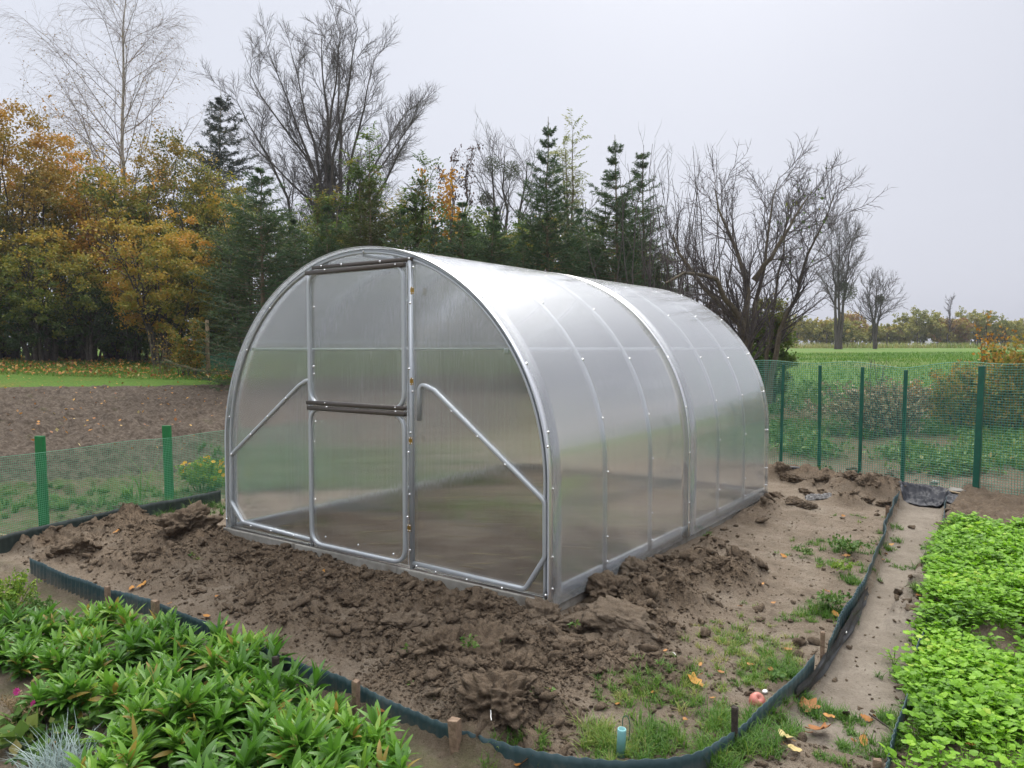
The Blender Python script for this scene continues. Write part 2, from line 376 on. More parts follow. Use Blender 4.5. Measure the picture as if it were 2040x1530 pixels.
BLOB = [(1000,1410,.30,.07),(920,1360,.25,.06),(1120,1310,.34,.06),(1240,1240,.32,.04),(1320,1180,.28,.05),(1450,1150,.20,.09),(1395,1120,.16,.06),(1350,1150,.22,.03),(1480,1130,.14,.06),
        (860,1330,.30,.06),(760,1250,.30,.05),(560,1180,.4,.05),(400,1065,.24,.10),(250,1040,.16,.10),(330,1110,.4,.04),(150,1095,.28,.06),(640,1190,.3,.06),(960,1230,.3,.07),
        (1545,945,.24,.13),(1600,950,.26,.12),(1650,962,.28,.11),(1700,975,.26,.12),(1745,985,.25,.13),(1775,970,.2,.09),(1690,995,.2,.08),(1500,1030,.16,.05),(1420,1080,.15,.05),(1300,1330,.22,.02)]
BW = [(*unp(u, v, -.05)[:2], r, h) for u, v, r, h in BLOB]
def clod(x, y, s, seed):
    x = x+.35/s*(fbm(x*s*1.3, y*s*1.3, 2, seed+50)-.5)*2; f, r = worley(x*s, y*s, seed); return np.clip(1-(f/.62)**2, 0, 1)**.7*(.25+.75*r)
def masks(x, y):
    n = fbm(x*2.1, y*2.1, 4, 3)
    front = sstep(-1.25, -1.0, y)*(1-sstep(-.06, 0.02, y))*sstep(-3.3, -2.6, x)*(1-sstep(1.3, 2.0, x))
    strip = front*np.clip(.35+1.5*(n-.36)+.6*sstep(-.75, -.2, y), 0, 1)
    blob = np.zeros_like(x); bh = np.zeros_like(x)
    for bx, by, r, h in BW:
        g = np.exp(-((x-bx)**2+(y-by)**2)/(r*r)); blob = np.maximum(blob, g*1.25); bh = bh+h*np.exp(-((x-bx)**2+(y-by)**2)/(r*r*.6))
    inside = (np.abs(x) < 1.45)*(y > 0.05)*(y < 3.95)
    wall = np.exp(-((x-1.62)/.12)**2)*sstep(.2, .5, y)*(1-sstep(3.9, 4.3, y))
    rbed = sstep(3.0, 3.1, x)*sstep(1.0, 1.8, y+fbm(x, y, 2, 9)*.6)*(1-sstep(5.6, 6.2, y))
    dug = np.clip(np.maximum.reduce([strip, blob*(.6+.8*(n-.3)), np.clip(.42+2.6*(fbm(x*3.2, y*3.2, 4, 63)-.5), 0, 1)*inside, .75*wall*n*1.4, .8*rbed]), 0, 1)  # inside: dry soil, paled further to make up for light the sheets block
    behind = sstep(6.0, 6.6, y+.25*(x-2))*(1-(np.abs(x) < 0)*1)
    out = np.clip(behind+sstep(1.50, 1.55, -x-1.5)*0, 0, 1)
    return np.clip(np.maximum(dug, .95*out), 0, 1), bh, inside, out, n
def Hgt(x, y, micro=True):
    x = np.atleast_1d(np.asarray(x, float)); y = np.atleast_1d(np.asarray(y, float))
    d = np.hypot(x-CAM[0], y-CAM[1])
    z = np.interp(d, [0, 9.8, 12, 15, 18.5, 25, 40, 85, 200, 3000], [-.10, -.10, 0.0, .26, .57, 1.02, 1.2, 1.38, 1.395, 1.395])
    z = z+(fbm(x*.7, y*.7, 3, 21)-.5)*.04*(d > 4)
    near = d < 13
    dug, bh, inside, out, n = masks(x, y)
    yl = np.interp(x, FRONT[:, 0], FRONT[:, 1])
    outside = 1-sstep(-.04, .02, y-yl)                              # the flower bed in front of the edging lies lower
    z = z+np.where(near, bh*.8+.03*dug*(1-outside)-.032*outside-.055*pathm(x, y)+(fbm(x*3, y*3, 4, 5)-.5)*.05, 0)
    if micro:
        c = .060*clod(x, y, 5, 1)*sstep(.42, .62, n+.15*dug)+.038*clod(x, y, 11, 2)+.018*clod(x, y, 24, 4)+.009*clod(x, y, 52, 6)
        c = c*(1-.55*np.exp(-((y+.05)/.12)**2)*(x < 1.5))
        k = np.where(near, np.maximum(sstep(.05, .75, dug), .7*inside)*(1-.25*inside)*(1-.4*out), 0)
        z = z+k*c*1.1+np.where(near, (fbm(x*16, y*16, 4, 8)-.5)*.022+(fbm(x*60, y*60, 3, 18)-.5)*.007, 0)
        far = (d >= 9)*(d < 20)*(x < -1.5)*(1-sstep(18.2, 18.7, d))
        z = z+far*(.10*clod(x, y, 3.2, 31)+.07*clod(x, y, 7, 33)-.05)
    return z
def ground_z(x, y, micro=False): return float(Hgt(x, y, micro)[0])

az0, az1 = math.radians(-42), math.radians(42)
TH = np.concatenate([np.arange(az0, az1, .0021), np.linspace(az1, az0+2*PI, 110, endpoint=False)])
RR = 0.8*np.exp(np.concatenate([np.arange(0, math.log(14/.8), .0058), np.arange(math.log(14/.8), math.log(30/.8), .004), np.arange(math.log(30/.8), math.log(2500/.8), .03)]))
nt, nr = len(TH), len(RR)
tt, rr = np.meshgrid(TH, RR)
gx = CAM[0]+rr*np.sin(YAW+tt); gy = CAM[1]+rr*np.cos(YAW+tt)
gz = np.concatenate([Hgt(gx[i:i+100].ravel(), gy[i:i+100].ravel()) for i in range(0, nr, 100)]).reshape(gx.shape)
dug = np.zeros_like(gx); nearrow = int(np.searchsorted(RR, 14))
dg, _, ins_, out_, nn_ = masks(gx[:nearrow].ravel(), gy[:nearrow].ravel()); dug[:nearrow] = dg.reshape(nearrow, nt)
GV = np.stack([gx, gy, gz], -1).reshape(-1, 3)
ii, jj = np.meshgrid(np.arange(nr-1), np.arange(nt), indexing='ij'); j2 = (jj+1) % nt
GQ = np.stack([ii*nt+jj, ii*nt+j2, (ii+1)*nt+j2, (ii+1)*nt+jj], -1).reshape(-1, 4)[:, ::-1]
cx = gx[:-1].ravel(); cy = gy[:-1].ravel(); cr = rr[:-1].ravel(); ct = tt[:-1].ravel()
wob = (fbm(cx*.8, cy*.8, 3, 77)-.5)
leftside = (np.mod(ct+PI, 2*PI)-PI < math.atan((1000-1020)/FPX))
reg = np.zeros(len(GQ), int)                       # 0 ground 1 path 2 tilled plot 3 lawn 4 field
nearm = cr < 9
pm = np.zeros(len(GQ)); pm[nearm] = pathm(cx[nearm], cy[nearm]); reg[pm > .5] = 1
plot_edge = 18.6+1.6*wob
lx = np.interp(cy, WL[:, 1], WL[:, 0], left=WL[0, 0], right=WL[-1, 0])
reg[leftside & (cr > 10.2+1.0*wob) & (cr < plot_edge) & (cx < lx-.9)] = 2
reg[leftside & (cr >= plot_edge)] = 3
reg[(~leftside) & (cr >= 16.8+3*wob)] = 4
yl_ = np.interp(gx, FRONT[:, 0], FRONT[:, 1])
weed = np.zeros_like(gx)
weed[:] = np.clip((rr > 9.6)*(~(np.mod(tt+PI, 2*PI)-PI < 0))*sstep(9.6, 11, rr)*.9*(.5+.9*(fbm(gx*.9, gy*.9, 3, 91)-.4)), 0, 1)
weed = np.maximum(weed, np.clip(sstep(-.1, .1, yl_-gy)*.35, 0, 1)*(rr < 14))
weed = np.maximum(weed, sstep(.55, .66, fbm(gx*1.7, gy*1.7, 3, 55))*.8*((np.abs(gx) < 1.42)*(gy > .1)*(gy < 3.9)))
weed = np.maximum(weed, sstep(.0, .3, np.interp(gy, WL[:, 1], WL[:, 0])-gx)*(gy > -4)*(gy < 12)*(gx < -1.7)*(rr < 16)*.8)
dug = np.maximum(dug, sstep(.2, .4, np.interp(gy, WL[:, 1], WL[:, 0])-gx)*(rr < 14)*.8*(gy > -6))
dug = np.maximum(dug, sstep(0, .1, yl_-gy)*.45*(rr < 14))
for k, (nm, mt) in enumerate([('ground', 'soil'), ('path', 'path'), ('ploughed_plot', 'tilled'), ('lawn', 'lawn'), ('field', 'field')]):
    q = GQ[reg == k]; used = np.unique(q); remap = np.full(len(GV), -1); remap[used] = np.arange(len(used))
    g = Geo().add(GV[used], remap[q])
    o = link(nm, g.mesh(nm, M[mt], True, None, {'dug': dug.ravel()[used], 'weed': weed.ravel()[used]})); tag(o, kind='structure')
# ------------------------------------------------------------------ greenhouse
HW, HS, HT, LEN = 1.5, .652, 2.078, 4.0
def archpt(t, off=0.0):                     # t from 0 (right foot) to 1 (left foot): feet run straight up, then a round hoop
    P = np.asarray(t, float)
    Ls = HS; a, b = HW+off, HT-HS+off
    Lc = PI*math.sqrt((HW**2+(HT-HS)**2)/2); tot = 2*Ls+Lc; s = P*tot
    ang = np.clip((s-Ls)/Lc, 0, 1)*PI
    x = a*np.cos(ang); z = HS+b*np.sin(ang)
    z = np.where(s < Ls, s, np.where(s > Ls+Lc, tot-s, z))
    return x, z
gh = empty('greenhouse', (0, 0, 0)); tag(gh, 'arched clear polycarbonate greenhouse with galvanised frame and double door', 'greenhouse')
def bolt_mesh():
    g = Geo(); n = 10; a = np.arange(n)*2*PI/n; V = []; prof = [(.0085, 0), (.0085, .002), (.0062, .0025), (.0058, .006), (.0035, .0082)]
    for r, h in prof: V += [(r*math.cos(t), r*math.sin(t), h) for t in a]
    V.append((0, 0, .0088)); Q = [(i*n+j, i*n+(j+1) % n, (i+1)*n+(j+1) % n, (i+1)*n+j) for i in range(len(prof)-1) for j in range(n)]
    T = [((len(prof)-1)*n+j, (len(prof)-1)*n+(j+1) % n, len(V)-1) for j in range(n)]
    return g.add(V, Q, T).mesh('bolt', M['bolt'])
BM = bolt_mesh()
def bolt(parent, p, nrm):
    o = link('bolt', BM, parent, p); o.rotation_mode = 'QUATERNION'; o.rotation_quaternion = Vector(nrm).to_track_quat('Z', 'Y'); return o
def part(name, g, mats, parent=gh, smooth=True): return link(name, g.mesh(name, mats, smooth), parent)
PR3 = rectprof(.026, .026)
RIBY = [0.0]+[LEN*k/6 for k in range(1, 6)]+[LEN]
tb = np.linspace(0, 1, 90)
for k, y in enumerate(RIBY):
    x, z = archpt(tb, -.016); z = z-.0
    w = .034 if k in (0, 6) else .026
    yy = y+(.014 if k == 0 else -.014 if k == 6 else 0)
    g = Geo(); V, Q = sweep(np.stack([x, x*0+yy, z], -1), rectprof(.024, w), (0, 1, 0)); g.add(V, Q)
    rib = part('arch_rib', g, M['zinc'])
    ts = [.012, .04, .105, .165, .235, .315, .40, .5, .60, .70, .8, .9, .96]
    for t in ts:
        t = t+.004*R_.uniform(-1, 1); (x0, x1), (z0, z1) = archpt([t, t+.002], .007); nx, nz = (z1-z0), -(x1-x0); l = math.hypot(nx, nz)
        bolt(rib, (x0, yy, z0), (nx/l, 0, nz/l))
# straight purlins, base rails
def rail(name, p0, p1, w=.022, h=.022, mat='zinc', up=(0, 0, 1), parent=gh):
    g = Geo(); P = np.linspace(p0, p1, 3); V, Q = sweep(P, rectprof(w, h), up); g.add(V, Q); return part(name, g, M[mat], parent)
for sx in (1, -1):
    rail('base_rail', (sx*1.462, .03, .016), (sx*1.462, LEN-.03, .016), .026, .030)
    tt_ = .335
    x, z = archpt([tt_], -.040); rail('purlin', (sx*1.215, .03, CAM[2]-.012), (sx*1.215, LEN-.03, CAM[2]-.012))
x, z = archpt([.5], -.04); rail('purlin', (0, .03, z[0]), (0, LEN-.03, z[0]))
# roof sheets (two, overlapping at the middle rib), their feet run down outside the kerb
def roof(y0, y1, off):
    g = Geo(); n = 130; m = 14; t = np.linspace(0, 1, n); ys = np.linspace(y0, y1, m)
    def grid(o):
        x, z = archpt(t, o); x = x+0*t; z = z.copy(); z[0] = -.055; z[-1] = -.055
        return np.stack([np.repeat(x, m), np.tile(ys, n), np.repeat(z, m)], -1)
    i, j = np.meshgrid(np.arange(n-1), np.arange(m-1), indexing='ij')
    q = np.stack([i*m+j, (i+1)*m+j, (i+1)*m+j+1, i*m+j+1], -1).reshape(-1, 4)
    g.add(grid(off+.0055), q[:, ::-1], mi=0); g.add(grid(off), q, mi=1)
    N = n*m; idx = []
    for a in range(n-1): idx += [(a*m, (a+1)*m, N+(a+1)*m, N+a*m), (a*m+m-1, N+a*m+m-1, N+(a+1)*m+m-1, (a+1)*m+m-1)]
    for b in range(m-1): idx += [(b, N+b, N+b+1, b+1), ((n-1)*m+b, (n-1)*m+b+1, N+(n-1)*m+b+1, N+(n-1)*m+b)]
    g.Q.append(np.array(idx)); g.qm.append(np.full(len(idx), 2))
    return g
part('roof_sheet', roof(-.030, 1.998, .0015), [M['pr_o'], M['pr_i'], M['edge']])
part('roof_sheet', roof(2.002, 4.03, .0015), [M['pr_o'], M['pr_i'], M['edge']])
def hoopband(name, y0, y1, off, mat, th=.002):
    g = Geo(); x, z = archpt(np.linspace(0, 1, 130), off); z[0] = z[-1] = -.055
    V, Q = sweep(np.stack([x, x*0+(y0+y1)/2, z], -1), rectprof(th, y1-y0, th*.3), (0, 1, 0)); g.add(V, Q); return part(name, g, M[mat])
hoopband('joint_strip', 1.980, 2.020, .0080, 'strip', .0012)
hoopband('edge_strip', -.036, .016, .0080, 'strip', .0012)
# end walls
DXL, DXR = onfront(626, 900)[0], onfront(821, 900)[0]
DZT = onfront(720, 532)[2]; DZM = onfront(720, 813)[2]
def slab(outline, y0, y1):
    """flat panel in the xz plane from an outline (counter-clockwise seen from the front, -y)"""
    O = np.asarray(outline); n = len(O); g = Geo(); c = O.mean(0)
    F = np.stack([O[:, 0], np.full(n, y0), O[:, 1]], -1); B = np.stack([O[:, 0], np.full(n, y1), O[:, 1]], -1)
    CF = [c[0], y0, c[1]]; CB = [c[0], y1, c[1]]
    i = np.arange(n); j = (i+1) % n
    g.add(np.concatenate([F, B, [CF], [CB]]), np.stack([i, i+n, j+n, j], -1), None, 2)
    g.T += [np.stack([i, j, np.full(n, 2*n)], -1), np.stack([j+n, i+n, np.full(n, 2*n+1)], -1)]; g.tm += [np.zeros(n, int), np.ones(n, int)]
    return g
PM = [M['pf_o'], M['pf_i'], M['edge']]
def arch_outline(xa, xb, z0, off=-.02, n=70):
    """part of the hoop between xa<xb above z0"""
    t = np.linspace(0, 1, 600); x, z = archpt(t, off); k = (x <= xb) & (x >= xa) & (z >= z0); return np.stack([x[k], z[k]], -1)[::5]
yp0, yp1 = -.004, .0015
def endwall(y, front):
    s = 1 if front else -1
    f = lambda a: (y+s*a)
    a, b = sorted((f(yp0), f(yp1)))
    def pan(out): return part('end_panel', slab(out, a, b) if front else flip(slab(out, a, b)), PM, smooth=False)
    def flip(g): g.qm = g.qm; g.tm = [1-t for t in g.tm]; return g
    o = arch_outline(DXR+.018, 2, .0); x0 = DXR+.018
    pan(np.concatenate([[[1.478, .004]], o, [[x0, .004]]]))
    o = arch_outline(-2, DXL-.012, .0)
    pan(np.concatenate([[[DXL-.012, .004]], o, [[-1.478, .004]]]))
    o = arch_outline(DXL, DXR, DZT); pan(np.concatenate([o, [[DXL, DZT], [DXR, DZT]]]))
endwall(0, True); endwall(LEN, False)
# front frame members in front of the panels
YF = -.018
def bar(name, pts, rad=0, w=.024, d=.026, y=YF, mat='zinc', parent=gh, closed=False):
    p = roundpath(pts, rad, closed); P = np.stack([p[:, 0], np.full(len(p), y), p[:, 1]], -1)
    g = Geo(); V, Q = sweep(P, rectprof(w, d), (0, 1, 0), closed); g.add(V, Q); return part(name, g, M[mat], parent)
def fx(u, v): p = onfront(u, v, YF); return (p[0], p[2])
topz = lambda x: HS+(HT-HS-.03)*math.sqrt(max(0, 1-(x/1.47)**2))
ys0 = YF-.013
def bolts(parent, pts, y=ys0):
    for u, v in pts:
        p = onfront(u, v, y); bolt(parent, p, (0, -1, 0))
pl_ = bar('door_post', [(DXL-.008, .0), (DXL-.008, topz(DXL)-.01)], y=-.019)
pr_ = bar('door_post', [(DXR+.014, .0), (DXR+.014, topz(DXR)-.01)], w=.028, y=-.019)
bolts(pr_, [(823,532),(822,780),(818,862),(816,985),(817,1096)], -.033); bolts(pl_, [(626,745),(627,880)], -.033)
# bent brace tubes: from the post over a curve, down to the hoop, down along it, and in along the base
br = bar('corner_brace', [fx(835,838), fx(836,762), fx(866,778), fx(1086,999), fx(1086,1110), fx(1046,1174), fx(824,1122)], [0,.06,.06,.05,.05,.05,0])
bolts(br, [(899,820),(951,870),(1006,926),(868,1140),(930,1155),(1000,1172)])
bl = bar('corner_brace', [fx(622,800), fx(620,752), fx(596,768), fx(461,906), fx(461,1000), fx(484,1040), fx(622,1076)], [0,.05,.05,.05,.05,.04,0])
bolts(bl, [(569,794),(533,830),(499,866),(461,905),(500,1048),(540,1058),(585,1067)])
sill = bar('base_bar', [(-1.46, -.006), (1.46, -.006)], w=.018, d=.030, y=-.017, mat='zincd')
bolts(sill, [(1087,1186),(452,1034),(830,1128)], -.033)
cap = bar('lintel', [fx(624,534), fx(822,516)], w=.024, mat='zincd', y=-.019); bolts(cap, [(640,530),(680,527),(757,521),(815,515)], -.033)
fr = bar('hoop_trim', [tuple(q) for q in np.stack(archpt(np.linspace(.0, 1, 80), -.030), -1)], w=.016, d=.012, y=-.010)
bolts(fr, [(724,501),(538,614),(492,697),(457,830),(1091,890)], -.017)
# the two door leaves
YD = -.046
def leaf(name, z0, z1, label):
    x0, x1 = DXL+.006, DXR-.010; dr = empty(name, ((x0+x1)/2, YD, z0)); dr.parent = gh; dr['label'] = label
    c = np.array([(x0+x1)/2, YD, z0])
    def sub(nm, g, mats, sm=True): return link(nm, g.mesh(nm, mats, sm, c), dr)
    p = roundpath([(x0+.012, z0+.012), (x1-.012, z0+.012), (x1-.012, z1-.012), (x0+.012, z1-.012)], .11, True, 10)
    g = Geo(); V, Q = sweep(np.stack([p[:, 0], np.full(len(p), YD), p[:, 1]], -1), rectprof(.024, .024), (0, 1, 0), True); g.add(V, Q)
    sub('door_frame', g, M['zinc'])
    sub('door_panel', slab(np.array([(x1, z0), (x1, z1), (x0, z1), (x0, z0)]), YD+.013, YD+.0185), PM, False)
    return dr, sub, c
up, usub, uc = leaf('upper_door', DZM+.004, DZT-.004, 'upper half of the double door')
lo, lsub, lc = leaf('lower_door', .022, DZM-.008, 'lower half of the double door')
def dbar(sub, c, p0, p1, h=.028, y=YD-.002):
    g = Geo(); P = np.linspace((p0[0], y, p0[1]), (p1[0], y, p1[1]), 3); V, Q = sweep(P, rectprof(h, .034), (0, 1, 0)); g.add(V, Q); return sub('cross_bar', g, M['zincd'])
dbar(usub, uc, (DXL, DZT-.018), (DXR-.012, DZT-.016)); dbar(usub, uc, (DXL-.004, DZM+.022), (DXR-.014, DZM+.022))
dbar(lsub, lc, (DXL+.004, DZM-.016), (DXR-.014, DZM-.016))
def dbolts(dr, c, pts):
    for u, v in pts: bolt(dr, onfront(u, v, YD-.014)-c, (0, -1, 0))
dbolts(up, uc, [(626,612),(625,730),(648,803),(788,812),(817,604),(815,735),(647,538),(788,527)]); dbolts(lo, lc, [(651,811),(788,820),(629,840),(628,995),(812,1030),(649,1070),(714,1086),(784,1104),(814,901)])
for i, (u, v) in enumerate([(821,579),(820,760),(818,878),(815,1052)]):
    dr, c = (up, uc) if i < 2 else (lo, lc)
    p = onfront(u, v, YD-.016); g = Geo()
    for sx in (-1, 1): g.add(*boxg(.013, .004, .044, .001, (p[0]+sx*.0082, p[1], p[2])))
    V, Q = tubes([(p[0], p[1]-.002, p[2]-.024), (p[0], p[1]-.002, p[2]), (p[0], p[1]-.002, p[2]+.024)], [.0035]*3, 8); g.add(V, Q)
    h = link('hinge', g.mesh('hinge', M['brass'], False, c), dr)
    for sx in (-1, 1):
        for sz in (-1, 1): bolt(h, np.array([p[0]+sx*.009, p[1]-.002, p[2]+sz*.016])-c, (0, -1, 0)).scale = (.5, .5, .5)
# inner brackets at the hoop
for u, v in [(653,524),(791,511),(1010,699)]:
    p = onfront(u, v, .03); g = Geo(); g.add(*boxg(.03, .02, .03, .003, p)); part('bracket', g, M['zinc'])
# rear wall frame, seen only through the sheets
for x in (DXL, DXR): bar('door_post', [(x, 0), (x, topz(x)-.01)], y=LEN-.02)
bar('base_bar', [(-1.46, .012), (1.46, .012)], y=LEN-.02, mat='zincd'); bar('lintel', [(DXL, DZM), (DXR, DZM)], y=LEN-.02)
# kerb stones under the frame
def kerb(x0, x1, y0, y1, lab):
    cx_, cy_ = (x0+x1)/2, (y0+y1)/2; g = Geo(); g.add(*boxg(x1-x0, y1-y0, .26, .006, (0, 0, 0)))
    o = link('kerb_stone', g.mesh('kerb_stone', M['concrete'], False), None, (cx_, cy_, -.1312+R_.uniform(-.002, .002))); o.rotation_euler.z = R_.uniform(-.003, .003)
    tag(o, lab, 'kerb stone', 'concrete kerb stones under the greenhouse')
ks = [-1.53, -.66, .36, 1.48]
for a, b, l in zip(ks, ks[1:], ['concrete kerb stone at the far left end of the greenhouse front', 'concrete kerb stone under the greenhouse door', 'concrete kerb stone under the near front corner of the greenhouse']): kerb(a+.002, b-.002, -.052, .045, l)
kl = [.05, 1.0, 2.0, 3.0, 4.05]
for q, (a, b) in enumerate(zip(kl, kl[1:])):
    kerb(1.41, 1.488, a, b-.004, ['near concrete kerb stone beneath the greenhouse long side, behind the broken clods', 'second concrete kerb stone beneath the greenhouse long side from the near corner', 'third concrete kerb stone beneath the greenhouse long side from the near corner', 'concrete kerb stone at the far end of the greenhouse long side'][q])
    kerb(-1.53, -1.45, a, b-.004, 'concrete kerb stone of the hidden long side, seen through the greenhouse sheets')
kerb(-1.44, 1.40, 3.96, 4.05, 'concrete kerb stone under the rear wall of the greenhouse, seen through the sheets')
# ------------------------------------------------------------------ garden edging, stakes, fences, small things
def resample(P, step):
    P = np.asarray(P, float); s = np.concatenate([[0], np.cumsum(np.hypot(*np.diff(P[:, :2], axis=0).T))]); n = max(3, int(s[-1]/step)+1)
    # smooth curve through the points
    t = np.linspace(0, s[-1], n); out = np.stack([np.interp(t, s, P[:, k]) for k in range(P.shape[1])], -1)
    k = max(1, int(.12/step)); ker = np.ones(2*k+1)/(2*k+1)
    pad = np.concatenate([np.repeat(out[:1], k, 0)-np.arange(k, 0, -1)[:, None]*(out[1]-out[0]), out, np.repeat(out[-1:], k, 0)+np.arange(1, k+1)[:, None]*(out[-1]-out[-2])])
    return np.stack([np.convolve(pad[:, j], ker, 'valid') for j in range(P.shape[1])], -1), t
def strip(name, W, top, label, seed, depth=.16, mat='edging', amp=.007, lam=.052, lean=0.0, kink=.024, flat=None, cat='garden edging', group=None):
    rs = np.random.default_rng(seed); P, t = resample(W, .0065)
    T = np.gradient(P, axis=0); T /= np.linalg.norm(T, axis=1, keepdims=True); Nn = np.stack([T[:, 1], -T[:, 0]], -1)
    amod = np.clip(fbm(t*1.3, t*0+seed, 2, seed)*2-.35, .15, 1) if flat is None else np.full(len(t), flat)
    wv = amp*amod*np.sin(t*2*PI/lam)+kink*(fbm(t*3, t*0+3, 3, seed+2)-.5)
    zt = top+.025*(fbm(t*2.2, t*0+9, 3, seed+4)-.5)+.006*(vnoise(t*18, t*0, seed+5)-.5)+.003*amod*np.sin(t*2*PI/lam+1)
    rows = 7; th = .0013; V = []
    for side in (1, -1):
        for r in range(rows):
            f = r/(rows-1); o = wv*(.75+.25*f)+side*th+lean*f+.006*(fbm(t*6, t*0+r*.6, 2, seed+8)-.5)
            V.append(np.stack([P[:, 0]+Nn[:, 0]*o, P[:, 1]+Nn[:, 1]*o, zt-depth*(1-f)], -1))
    V = np.concatenate(V); n = len(t); q = []
    i = np.arange(n-1)
    for r in range(rows-1):
        q.append(np.stack([r*n+i, r*n+i+1, (r+1)*n+i+1, (r+1)*n+i], -1)); b = rows*n
        q.append(np.stack([b+r*n+i, b+(r+1)*n+i, b+(r+1)*n+i+1, b+r*n+i+1], -1))
    a, b = (rows-1)*n, (2*rows-1)*n
    q.append(np.stack([a+i, a+i+1, b+i+1, b+i], -1))
    q.append(np.array([[r*n, (r+1)*n, (rows+r+1)*n, (rows+r)*n] for r in range(rows-1)])); e = n-1
    q.append(np.array([[r*n+e, (rows+r)*n+e, (rows+r+1)*n+e, (r+1)*n+e] for r in range(rows-1)]))
    org = np.array([P[n//2, 0], P[n//2, 1], top-depth])
    o = link(name, Geo().add(V, np.concatenate(q)).mesh(name, M[mat], True, org), None, org); tag(o, label, cat, group); return o
ge = 'strips of garden edging'
strip('garden_edging', WA, -.004, 'short corrugated edging strip behind the leafy plants at the far left', 3, group=ge)
strip('garden_edging', WB[:4], -.006, 'corrugated edging strip half hidden by the leafy plants, between two stakes', 5, group=ge, amp=.006)
strip('garden_edging', WB[3:], -.020, 'long blue-green edging strip curving round the dug bed from the stakes to the path', 7, group=ge, amp=.0028)
strip('garden_edging', WC, -.01, 'crumpled edging strip along the path, backed by black membrane', 9, lean=.015, kink=.05, group=ge)
strip('garden_edging', WR1, -.01, 'short bright teal edging strip at the near end of the path, by the salad greens', 12, group=ge)
strip('garden_edging', WR2, -.02, 'edging strip on the salad bed side of the path, overgrown with grass', 14, group=ge)
strip('fence_skirt', WL, .03, 'dark green plastic skirt along the foot of the low mesh fence', 15, depth=.2, mat='edgedark', flat=.15, cat='garden edging', group=ge)
# black membrane lying against the path edging
def membrane():
    L = np.concatenate([WB[-2:], WC[:4]]); P, t = resample(L, .02); n = len(t); T = np.gradient(P, axis=0); T /= np.linalg.norm(T, axis=1, keepdims=True); Nn = np.stack([T[:, 1], -T[:, 0]], -1)
    rows = 9; V = []; wd = .024*np.clip(np.sin(PI*np.clip(t/t[-1]*1.05, .02, 1))**.5, .25, 1)
    for r in range(rows):
        f = r/(rows-1); o = .016+wd*f*(.5+fbm(t*1.8, t*0+2, 2, 61))+.02*(fbm(t*5, t*0+f*3, 2, 6)-.5); z = -.055-.075*f**.8-.03*fbm(t*2.5, t*0, 2, 44)*(1-f)+.035*(fbm(t*6+f*7, t*0+f*9, 3, 41)-.5)*math.sin(PI*f)+.006
        V.append(np.stack([P[:, 0]+Nn[:, 0]*o, P[:, 1]+Nn[:, 1]*o, z], -1))
    i, r = np.meshgrid(np.arange(n-1), np.arange(rows-1)); i = i.ravel(); r = r.ravel()
    V = np.concatenate(V); q = np.stack([r*n+i, (r+1)*n+i, (r+1)*n+i+1, r*n+i+1], -1)
    V2 = V-[0, 0, .006]; N = len(V); org = np.array([*P[n//2], -.12])
    g = Geo().add(np.concatenate([V, V2]), np.concatenate([q, q[:, ::-1]+N]))
    tag(link('membrane', g.mesh('membrane', M['fabric'], True, org), None, org), 'black weed membrane sloping down beside the path edging', 'membrane')
membrane()
# stakes
def stake(u, v, w, d, h, rz, label, mat='stake', tilt=(0, 0), zt=.02, group='wooden edging stakes', name='wooden_stake', ztop=None):
    p = unp(u, v, zt); g = Geo(); V, Q, T = boxg(w, d, h, .003)
    V = np.array(V); top = V[:, 2] > 0; V[top, 2] += R_.uniform(-.004, .004, top.sum()); V[~top, :2] *= .8; V[:, 2] -= h/2-.008
    g.add(V, Q, T); o = link(name, g.mesh(name, M[mat], False), None, (p[0], p[1], zt-.0)); o.rotation_euler = (tilt[0], tilt[1], rz); tag(o, label, 'stake', group); return o
stake(214, 1171, .032, .022, .22, .1, 'weathered wooden stake at the joint of the left edging strips, behind the leaves')
stake(309, 1199, .042, .03, .22, .0, 'stout brown wooden stake between two edging strips, above the leafy plants', zt=.035)
stake(453, 1254, .034, .026, .22, .0, 'grey-topped wooden stake with a yellow leaf lying beside it', zt=.025)
stake(549, 1312, .03, .02, .2, .2, 'dark wooden stake hidden among the upright leaves', mat='stakedark', zt=.02)
stake(709, 1360, .030, .025, .2, .0, 'small pale-topped wooden stake against the blue edging, right of the leafy plants', zt=.02)
stake(905, 1437, .042, .035, .22, .1, 'thick brown wooden stake in front of the blue edging, with a pale cut top', zt=.012, tilt=(.0, -.08))
stake(1464, 1412, .024, .02, .26, .1, 'thin black rotten stake behind the edging near the pink apple', mat='stakedark', zt=.055)
stake(1639, 1262, .022, .02, .22, .3, 'slim grey wooden stake where the path edging is broken', zt=.03)
stake(1768, 1010, .03, .012, .24, .2, 'pale wooden slat at the far end of the path edging', zt=.04, tilt=(.2, .0))
stake(1748, 1518, .03, .025, .18, .2, 'low wooden stake beside the short teal edging at the bottom of the picture', zt=-.05)

